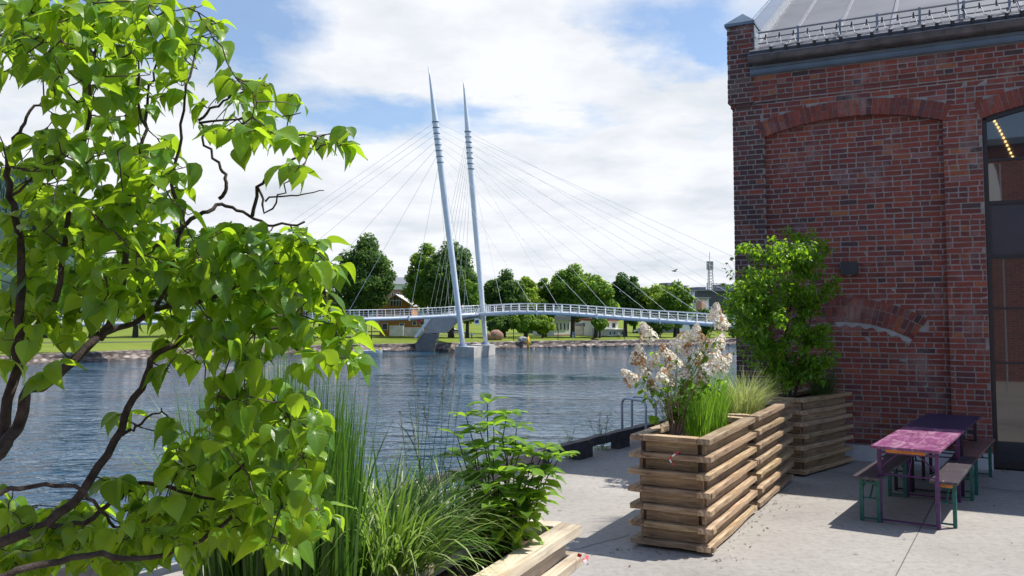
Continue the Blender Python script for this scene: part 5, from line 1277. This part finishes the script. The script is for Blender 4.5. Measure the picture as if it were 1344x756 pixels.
for (u, v) in ((838, 503), (940, 470), (905, 510), (870, 515), (948, 498), (925, 505), (855, 545), (892, 520), (935, 432), (880, 540)):
    tgt = at(u, v, Yc + U(-.15, .15)) - org; b = Vector((tgt.x * .5, tgt.y * .5, tgt.z * .45)); path = curve(b, tgt, 4, 0, .03); ms.tube(path, .003, 5)
    for k in range(9):
        d = Vector((U(-1, 1), U(-1, 1), U(-.6, .4))); leaf(ml, path[2 + k % 3] + d * .01, d, Vector((0, 0, 1)), U(.06, .09), OVATE, .3, .5, 1)
for b in base_pts[:4]: ms.tube(curve(Vector((b.x * 2.2, b.y * 2.2, -.06)), b + Vector((U(-.12, .12), U(-.1, .1), .45)), 5, 0, .03), taper(6, .011, .006), 7)
ms.build('stem', MT['stem'], fs_); ml.build('foliage', MT['elm'], fs_); pf = mp_.build('flower_panicle', MT['petal'], fs_); mr_.build('faded_floret', MT['rust'], pf)

# --- small tree in planter 3
q = inpl(P3, P3d, .48, .40); org = Vector((q.x, q.y, SOILZ)); st = empty('small_tree', org, 0, 'small bright green tree in the shaded planter against the brick corner', 'tree')
ms = MB(); ml = MB()
LB = [(1000, 340, 34, 30, 60), (1040, 322, 28, 20, 60), (1020, 362, 38, 24, 90), (1062, 345, 24, 24, 70), (985, 372, 28, 26, 80), (1070, 375, 34, 16, 70), (1095, 370, 14, 12, 26), (968, 388, 20, 20, 60), (1000, 400, 34, 26, 100), (1045, 395, 34, 26, 110),
      (958, 398, 14, 14, 30), (1065, 415, 24, 26, 80), (1020, 430, 36, 24, 100), (985, 440, 26, 24, 80), (1070, 450, 24, 26, 90), (1045, 470, 34, 22, 110), (1005, 468, 28, 20, 70), (972, 425, 18, 22, 50), (1060, 490, 30, 18, 80), (1025, 495, 24, 16, 50), (1085, 468, 14, 20, 40), (1050, 306, 22, 6, 26), (982, 326, 12, 8, 18), (1078, 330, 12, 18, 26)]
trunks = [[Vector((0, 0, -.05)), Vector((-.03, 0, .35)), Vector((-.05, .05, .8)), Vector((.02, 0, 1.3)), Vector((0.1, .02, 1.75))], [Vector((.04, .05, -.05)), Vector((.14, 0, .4)), Vector((.25, .05, .8)), Vector((.30, .0, 1.2))], [Vector((-.05, .03, -.05)), Vector((-.15, 0, .35)), Vector((-.28, .05, .75)), Vector((-.35, 0, 1.1))]]
for t_ in trunks: ms.tube(t_, taper(len(t_), .028, .009), 8)
tp_all = [p for t_ in trunks for p in t_[1:]]
for (u, v, ru, rv_, n_) in LB:
    for k in range(max(5, n_ // 5)):
        Yy = q.y + (U(-.95, .1) if u < 1045 and v < 440 else U(-.42, .30)); c = at(u + U(-ru, ru) * .85, v + U(-rv_, rv_) * .85, Yy) - org
        if wloc(c + org).y > -.10: c = c - Vector((WI.x, WI.y, 0)) * (wloc(c + org).y + .12)
        b = min(tp_all, key=lambda p: (p - c).length + max(0, (p.z - c.z)) * 1.5); path = curve(b, c, 4, .03, .06); ms.tube(path, taper(5, .007, .002), 5)
        for j in range(36):
            d = Vector((U(-1, 1), U(-1, 1), U(-.8, .35))); pp = path[rv.choice((2, 3, 4, 4))] + Vector((U(-.07, .07), U(-.07, .07), U(-.06, .06)))
            leaf(ml, pp, d, Vector((U(-.3, .3), U(-.3, .3), 1)), U(.042, .078), OVATE, .25, .5, 1)
for (u, v) in ((955, 345), (950, 352), (960, 338), (948, 372), (943, 385)):
    c = at(u, v, q.y - .1) - org; path = curve(Vector((-.35, 0, 1.0)), c, 5, .03, .04); ms.tube(path, taper(6, .006, .0015), 5)
    for j in range(8): d = Vector((U(-1, 1), U(-1, 1), U(-.8, .35))); leaf(ml, path[rv.choice((3, 4, 5))], d, Vector((0, 0, 1)), U(.04, .06), OVATE, .25, .5, 1)
ms.build('trunk', MT['bark'], st); ml.build('crown', MT['elm'], st)

# --- foreground planter: sedge, tall wispy grass, hydrangea like shrub
q = at(508, 738, 3.72); clump('sedge_clump', 'dense arching sedge clump with striped blades in the foreground planter', 'sedge', MT['sedge'], (q.x, q.y), 520, .66, .15, .0125, 1.9, .80, 'sedge clumps in the foreground planter', segs=8)
q = at(585, 700, 4.25); clump('sedge_clump', 'smaller sedge clump between the big sedge and the leafy shrub', 'sedge', MT['sedge'], (q.x, q.y), 230, .52, .12, .0115, 1.9, .8, 'sedge clumps in the foreground planter', segs=8)
q = at(470, 745, 4.0); clump('sedge_clump', 'sedge clump at the foot of the tall reeds', 'sedge', MT['sedge'], (q.x, q.y), 230, .6, .13, .012, 1.8, .75, 'sedge clumps in the foreground planter', segs=8)
def tall(name, label, c, tips, zb=SOILZ):
    e = empty(name, (c.x, c.y, zb), 0, label, 'grass'); m_ = MB(); h_ = MB(); o = Vector((c.x, c.y, zb))
    for (u, v, Y) in tips:
        t = at(u, v, Y) - o; b = Vector((U(-.06, .06), U(-.06, .06), 0)); mid = b.lerp(t, .5) + Vector((U(-.02, .02), 0, .03)); path = [b, b.lerp(mid, .5) + Vector((0, 0, .02)), mid, mid.lerp(t, .5) + Vector((0, 0, .015)), t]
        m_.tube(path, taper(5, .0022, .0009), 4)
        d = (path[-1] - path[-2]).normalized(); L2 = U(.14, .24)
        for k in range(46):
            f = rv.random(); p = t - d * L2 * f; s = Vector((U(-1, 1), U(-1, 1), U(.2, 1.2))).normalized() * U(.006, .013) * (1.1 - .5 * abs(f - .5)); h_.tube([p, p + s], [.0016, .0008], 3)
        for k in range(2): blade(m_, b.lerp(mid, U(.1, .8)), Vector((U(-.6, .6), U(-.6, .6), 1)), U(.25, .5), .005, 1.6)
    m_.build('stem', MT['gstem'], e); h_.build('seed_head', flat('purple brown seed head', (.16, .12, .08), .8, var=.3), e); return e
q = on(at(560, 720, 4.05))
tall('tall_grass', 'tall wispy grass stalks with thin seed heads rising above the sedge', q, [(540, 462, 4.0), (548, 500, 4.1), (565, 468, 4.1), (572, 445, 4.0), (583, 480, 4.15), (592, 455, 4.1), (600, 470, 4.2), (556, 530, 4.0), (536, 525, 3.9), (607, 492, 4.2), (525, 540, 4.0)])
q = on(at(365, 756, 3.6)); e = empty('reed_clump', (q.x, q.y, SOILZ), 0, 'tall stand of upright dark green reeds behind the lilac', 'reeds'); m_ = MB()
for i in range(780):
    u = rv.gauss(360, 72); u = 238 + abs(u - 238); u = min(u, 478 - U(0, 30)) if u > 478 else u; Yb = 3.5 + U(-.28, .28); b = at(365 + (u - 365) * .80 + U(-14, 14), 700, Yb); b.z = SOILZ - .25
    vt = 466 + abs(u - 370) * .42 + U(-14, 75) ; t = at(u + U(-12, 12), vt, Yb + U(-.1, .1)); d = (t - b); ln = d.length
    blade(m_, b - Vector((q.x, q.y, SOILZ)), d, ln * 1.03, U(.009, .016), U(.0, .16) if rv.random() < .85 else U(.4, 1.0), 8)
m_.build('foliage', MT['reed'], e)
# container for the reeds
pr_ = at(330, 740, 3.55)
planter((-.78, 2.75), (Nx.x, Nx.y), 1.45, .62, 'timber planter box hidden behind the lilac holding the tall reeds', 'wood_pale')
# leafy shrub with whorled serrated leaves
q = on(at(655, 700, 4.15)); org = Vector((q.x, q.y, SOILZ)); hs = empty('leafy_shrub', org, 0, 'young shrub with pointed bright green leaves at the right end of the foreground planter', 'shrub'); ms = MB(); ml = MB()
SERR = [(0, .02, 0), (.12, .14, 0), (.22, .17, 0), (.3, .22, 0), (.4, .215, 0), (.5, .235, 0), (.6, .20, 0), (.7, .18, 0), (.8, .12, 0), (.9, .07, 0), (1, 0, 0)]
HT = [(640, 530, 4.15), (612, 548, 4.2), (665, 545, 4.1), (600, 572, 4.1), (678, 562, 4.25), (648, 560, 4.0), (625, 590, 4.0), (715, 590, 4.05), (700, 598, 4.1), (690, 618, 3.95), (725, 603, 4.1), (672, 600, 4.2), (655, 620, 4.0), (700, 640, 4.05), (640, 640, 3.9), (610, 630, 4.1), (680, 655, 3.95), (665, 585, 4.2), (618, 660, 4.0), (650, 668, 3.9), (690, 675, 3.95), (735, 600, 4.1), (712, 622, 4.0), (683, 590, 4.15), (630, 565, 4.1), (705, 660, 4.0), (662, 650, 4.15), (635, 615, 4.2), (600, 600, 4.2)]
for (u, v, Y) in HT:
    t = at(u, v, Y) - org; b = Vector((U(-.04, .04), U(-.04, .04), -.03)); path = curve(b, t, 6, -.03 if v > 580 else 0, .02); ms.tube(path, taper(7, .006, .0025), 6)
    for k in range(2, 7):
        r_ = 4 if k == 6 else 3; a0 = U(0, 6.28)
        for j in range(r_ + (2 if k == 6 else 0)):
            a = a0 + j * 6.283 / r_; el_ = U(-.15, .35) if k < 6 else U(.2, .8); d = Vector((math.cos(a), math.sin(a), el_)); p = path[k] + d * .01
            leaf(ml, p, d, Vector((0, 0, 1)), U(.085, .125) * (1 if k > 2 else .8), SERR, .32, .42, 1, 1.15)
ms.build('stem', MT['dstem'], hs); ml.build('foliage', MT['hyd'], hs)
# weeds along the quay edge
for (u, v, h, lb) in ((790, 590, .55, 'wispy weed growing from the quay edge between two kerb blocks'), (748, 602, .4, 'sparse dry weed beside the kerb beam near the leafy shrub'), (872, 556, .6, 'thin weed stems at the kerb beam behind the ladder hoops')):
    p = gz(u, v); e = empty('weed', p, 0, lb, 'weed', 'weeds on the quay edge'); m_ = MB(); l_ = MB()
    for k in range(11):
        a = U(0, 6.28); t = Vector((math.cos(a) * U(.05, .28), math.sin(a) * U(.05, .28), h * U(.5, 1.1))); path = curve((0, 0, 0), t, 5, .02, .03); m_.tube(path, .0025, 4)
        for j in range(7):
            c = path[rv.choice((3, 4, 5))]; d = Vector((U(-1, 1), U(-1, 1), U(0, 1))) * .05; m_.tube([c, c + d], .0015, 3); leaf(l_, c + d, d, Vector((0, 0, 1)), U(.015, .03), OVATE, .2, .2, 1)
        if k < 5:
            for j in range(4): d = Vector((U(-1, 1), U(-1, 1), .1)); leaf(l_, Vector((U(-.1, .1), U(-.1, .1), .03)), d, Vector((0, 0, 1)), U(.06, .1), OVATE, .2, .3, 1)
    m_.build('stem', MT['stem'], e); l_.build('foliage', MT['hyd'], e)

# --- lilac in the left foreground
org = Vector((-1.55, 1.9, SOILZ)); li = empty('lilac_bush', org, 0, 'large lilac bush with heart shaped yellow green leaves filling the left foreground', 'bush')
ms = MB(); mt_ = MB(); ml = MB()
def P(u, v, Y): return at(u, v, Y) - org
STEMS = [
 ([(-90, 800, 1.75), (0, 712, 1.80), (60, 688, 1.86), (110, 642, 1.9), (150, 580, 1.95), (178, 520, 2.0), (200, 470, 2.0), (235, 445, 2.05), (275, 425, 2.1), (335, 437, 2.15)], 9, 3.5),
 ([(-60, 650, 1.8), (0, 592, 1.85), (25, 560, 1.9), (38, 512, 1.9), (85, 485, 1.95), (128, 442, 2.0), (150, 410, 2.05), (165, 350, 2.1), (172, 300, 2.15)], 11, 5),
 ([(-40, 640, 1.9), (5, 570, 1.95), (20, 480, 2.0), (28, 400, 2.0), (24, 310, 2.05), (12, 255, 2.05), (10, 205, 2.1)], 10, 5),
 ([(10, 205, 2.1), (22, 175, 2.1), (40, 145, 2.15), (62, 130, 2.2)], 4, 2),
 ([(128, 442, 2.0), (175, 425, 2.05), (205, 405, 2.1), (225, 360, 2.15)], 6, 3.5),
 ([(60, 688, 1.86), (110, 690, 1.9), (150, 655, 1.95), (182, 634, 2.0), (225, 640, 2.0), (280, 655, 2.05)], 5, 2.5),
 ([(-20, 655, 1.7), (30, 640, 1.75), (90, 634, 1.8), (125, 660, 1.85), (150, 692, 1.9)], 4, 2.5),
 ([(-10, 760, 1.7), (60, 742, 1.75), (130, 728, 1.8), (200, 735, 1.85), (280, 700, 1.95), (330, 650, 2.0)], 6, 3),
 ([(172, 300, 2.15), (160, 260, 2.15), (185, 215, 2.15), (190, 170, 2.15), (196, 125, 2.2), (205, 85, 2.2)], 5, 2),
 ([(190, 170, 2.15), (178, 118, 2.15), (182, 80, 2.1)], 3, 1.5),
 ([(165, 350, 2.1), (205, 325, 2.1), (235, 300, 2.15), (268, 278, 2.15), (290, 267, 2.2), (320, 280, 2.2), (360, 298, 2.2), (400, 291, 2.2)], 5.5, 2),
 ([(290, 262, 2.2), (300, 240, 2.2), (292, 222, 2.2), (270, 190, 2.2), (262, 160, 2.2)], 4, 2),
 ([(332, 284, 2.2), (338, 245, 2.2), (365, 220, 2.2), (400, 200, 2.2), (432, 188, 2.2)], 4, 1.6),
 ([(338, 245, 2.2), (350, 278, 2.2), (372, 250, 2.2), (384, 224, 2.2)], 2.5, 1.2),
 ([(345, 262, 2.2), (392, 255, 2.2), (425, 250, 2.2)], 2, .9),
 ([(300, 130, 2.2), (322, 118, 2.2), (342, 102, 2.2)], 2.5, 1.2), ([(262, 160, 2.2), (285, 140, 2.2), (300, 130, 2.2)], 3, 2.2), ([(262, 160, 2.2), (330, 155, 2.2), (395, 148, 2.2)], 2.6, 1),
 ([(205, 405, 2.1), (260, 395, 2.1), (310, 378, 2.1), (370, 376, 2.15), (420, 370, 2.2)], 5, 2.5),
 ([(335, 437, 2.15), (380, 425, 2.2), (420, 440, 2.2), (445, 470, 2.2)], 3.5, 1.5),
 ([(280, 655, 2.05), (320, 610, 2.05), (360, 570, 2.1), (395, 545, 2.1)], 3, 1.5), ([(150, 580, 1.95), (175, 562, 2.0), (200, 545, 2.0), (212, 535, 2.0)], 3.2, 1.2),
 ([(20, 480, 2.0), (75, 395, 2.0), (90, 300, 2.05), (110, 200, 2.1), (120, 110, 2.1), (128, 60, 2.1)], 6, 2.5), ([(12, 255, 2.05), (55, 225, 2.05), (95, 200, 2.1)], 3, 1.5),
 ([(225, 360, 2.15), (240, 300, 2.15), (225, 240, 2.15), (235, 180, 2.15), (245, 110, 2.15), (258, 60, 2.2)], 4.5, 1.8),
]
SP_ = []
for pts, r0, r1 in STEMS:
    pp = [P(*p) for p in pts]; fine = []
    for a, b in zip(pp, pp[1:]):
        for k in range(4): fine.append(a.lerp(b, k / 4) + Vector((U(-1, 1), U(-1, 1), U(-1, 1))) * .006)
    fine.append(pp[-1]); px = 1 / F * 1.5
    ms.tube(fine, taper(len(fine), r0 * px, r1 * px), 8); SP_ += fine
def bigleaf(p, d):
    up = Vector((U(-.5, .5), U(-.5, .3), 1)).normalized()
    leaf(ml, p, d, up, U(.036, .076), HEART, U(.1, .6), U(.1, .9), 2, U(.80, 1.1))
BL_ = [(15, 40, 50, 32, 26), (70, 60, 50, 40, 34), (125, 50, 45, 38, 32), (190, 50, 50, 40, 38), (258, 55, 30, 40, 14), (282, 60, 8, 18, 3), (245, 95, 34, 40, 18), (150, 30, 90, 22, 26), (40, 20, 60, 16, 14), (40, 100, 55, 35, 26), (100, 130, 55, 45, 34), (155, 140, 50, 50, 30), (205, 130, 40, 50, 13),
 (308, 130, 36, 22, 13), (350, 145, 42, 26, 17), (300, 172, 46, 26, 14), (350, 188, 30, 20, 8), (385, 200, 22, 10, 4), (452, 188, 10, 6, 3), (442, 208, 6, 10, 2), (412, 202, 14, 8, 4), (385, 232, 16, 12, 5), (322, 212, 14, 16, 2),
 (25, 205, 40, 60, 10), (85, 220, 50, 45, 30), (150, 225, 50, 45, 32), (40, 300, 45, 45, 28), (110, 300, 55, 45, 40), (180, 295, 50, 45, 34), (225, 225, 34, 46, 12), (222, 285, 28, 24, 9),
 (35, 380, 50, 50, 30), (100, 385, 50, 50, 32), (165, 375, 45, 45, 30), (235, 350, 50, 40, 34), (300, 345, 50, 36, 38), (355, 350, 42, 34, 32), (400, 352, 34, 36, 22), (432, 378, 18, 20, 8), (270, 400, 50, 45, 34), (335, 400, 50, 45, 34), (390, 405, 36, 40, 24),
 (430, 430, 22, 40, 12), (455, 470, 20, 26, 10), (465, 440, 10, 18, 4), (395, 465, 26, 34, 10), (60, 440, 50, 28, 12), (20, 460, 22, 45, 8), (210, 430, 30, 40, 14), (340, 470, 40, 30, 14), (285, 470, 34, 34, 12), (68, 505, 8, 12, 2), (232, 495, 12, 20, 3),
 (300, 545, 40, 40, 18), (350, 540, 45, 36, 22), (395, 565, 26, 34, 14), (330, 600, 50, 40, 28), (280, 620, 45, 44, 24), (385, 610, 30, 40, 16), (415, 575, 14, 24, 6), (345, 660, 50, 44, 26), (290, 690, 60, 44, 30), (400, 655, 26, 40, 14), (240, 720, 60, 34, 28), (370, 715, 40, 34, 16), (425, 705, 12, 30, 6), (220, 590, 22, 26, 6), (240, 645, 26, 24, 7), (160, 560, 10, 12, 2), (195, 665, 30, 26, 9),
 (30, 705, 40, 22, 22), (90, 715, 50, 26, 34), (150, 735, 50, 24, 32), (40, 745, 60, 20, 34), (190, 700, 36, 30, 20), (100, 690, 40, 14, 10), (10, 668, 22, 12, 5), (150, 650, 18, 16, 4)]
for (u, v, ru, rv_, n_) in BL_:
    n_ = int(n_ * (2.5 if v > 290 else 1.75)) + 1; done = 0
    while done < n_:
        Yy = U(1.85, 2.45); a = U(0, 6.28); r_ = math.sqrt(rv.random()); c = P(u + ru * r_ * math.cos(a), v + rv_ * r_ * math.sin(a) - 14, Yy)
        b = min(SP_, key=lambda p: (p - c).length_squared)
        path = None
        if (b - c).length > .05: b2 = b.lerp(c, max(0, 1 - U(.08, .22) / (b - c).length)); path = curve(b if (b - c).length < .30 else b2, c, 4, .01, .05); mt_.tube(path, taper(5, .0021, .0010), 5); SP_ += path[2:4]
        k = rv.choice((2, 3, 4)) if n_ - done > 2 else 1
        for j in range(k):
            h = Vector((U(-1, 1), U(-1, .7), 0)).normalized(); d = h * U(.4, 1) + Vector((0, 0, -U(-.1, .95))); pet = c + h * .012 + Vector((0, 0, .006)); s_ = c + (h * .4 + Vector((0, 0, .2))) * .03
            mt_.tube([c, s_], .0009, 4, cap=False); bigleaf(s_, d)
        done += k
ms.build('branch', MT['bark'], li, smooth=True); mt_.build('twig', MT['dstem'], li); ml.build('foliage', MT['lilac'], li, smooth=True)

# dry leaf litter and grit blown against the planters, the wall and the joint
m_ = MB()
def litter(p, r):
    a = U(0, 6.28); d = Vector((math.cos(a), math.sin(a), U(-.1, .3))) * r; q_ = Vector((-math.sin(a), math.cos(a), U(-.2, .4))) * r * .5; p = Vector((p.x, p.y, .006))
    m_.add([p - d, p + q_, p + d + Vector((0, 0, r * .3)), p - q_ + Vector((0, 0, r * .2))], [(0, 1, 2, 3)])
for i in range(420):
    k = rv.random()
    if k < .35: x = U(0, 7); y = -abs(rv.gauss(0, .16)) - .02; p = wworld(x, y, 0)
    elif k < .6: q_ = rv.choice(((P1, P1d, P1L), (P2, P2d, P2L))); p = inpl(q_[0], q_[1], U(-.1, q_[2]), -abs(rv.gauss(0, .12)) - .01)
    elif k < .72: p = inpl(P1, P1d, -abs(rv.gauss(0, .12)) - .02, U(-.1, .8))
    elif k < .85: p = epos(U(-4, 6), -abs(rv.gauss(0, .18)) - .1)
    else: p = gz(U(740, 1344), U(600, 756))
    litter(p, U(.006, .020))
m_.build('leaf_litter', flat('dry leaf litter', (.13, .085, .04), .9, var=.5, scale=3), label='dry leaf bits and grit scattered along the planters and wall', cat='litter', kind='stuff')

for o in bpy.data.objects:
    if o.parent is None and o.get('category') and not o.get('kind'): o['kind'] = 'thing'
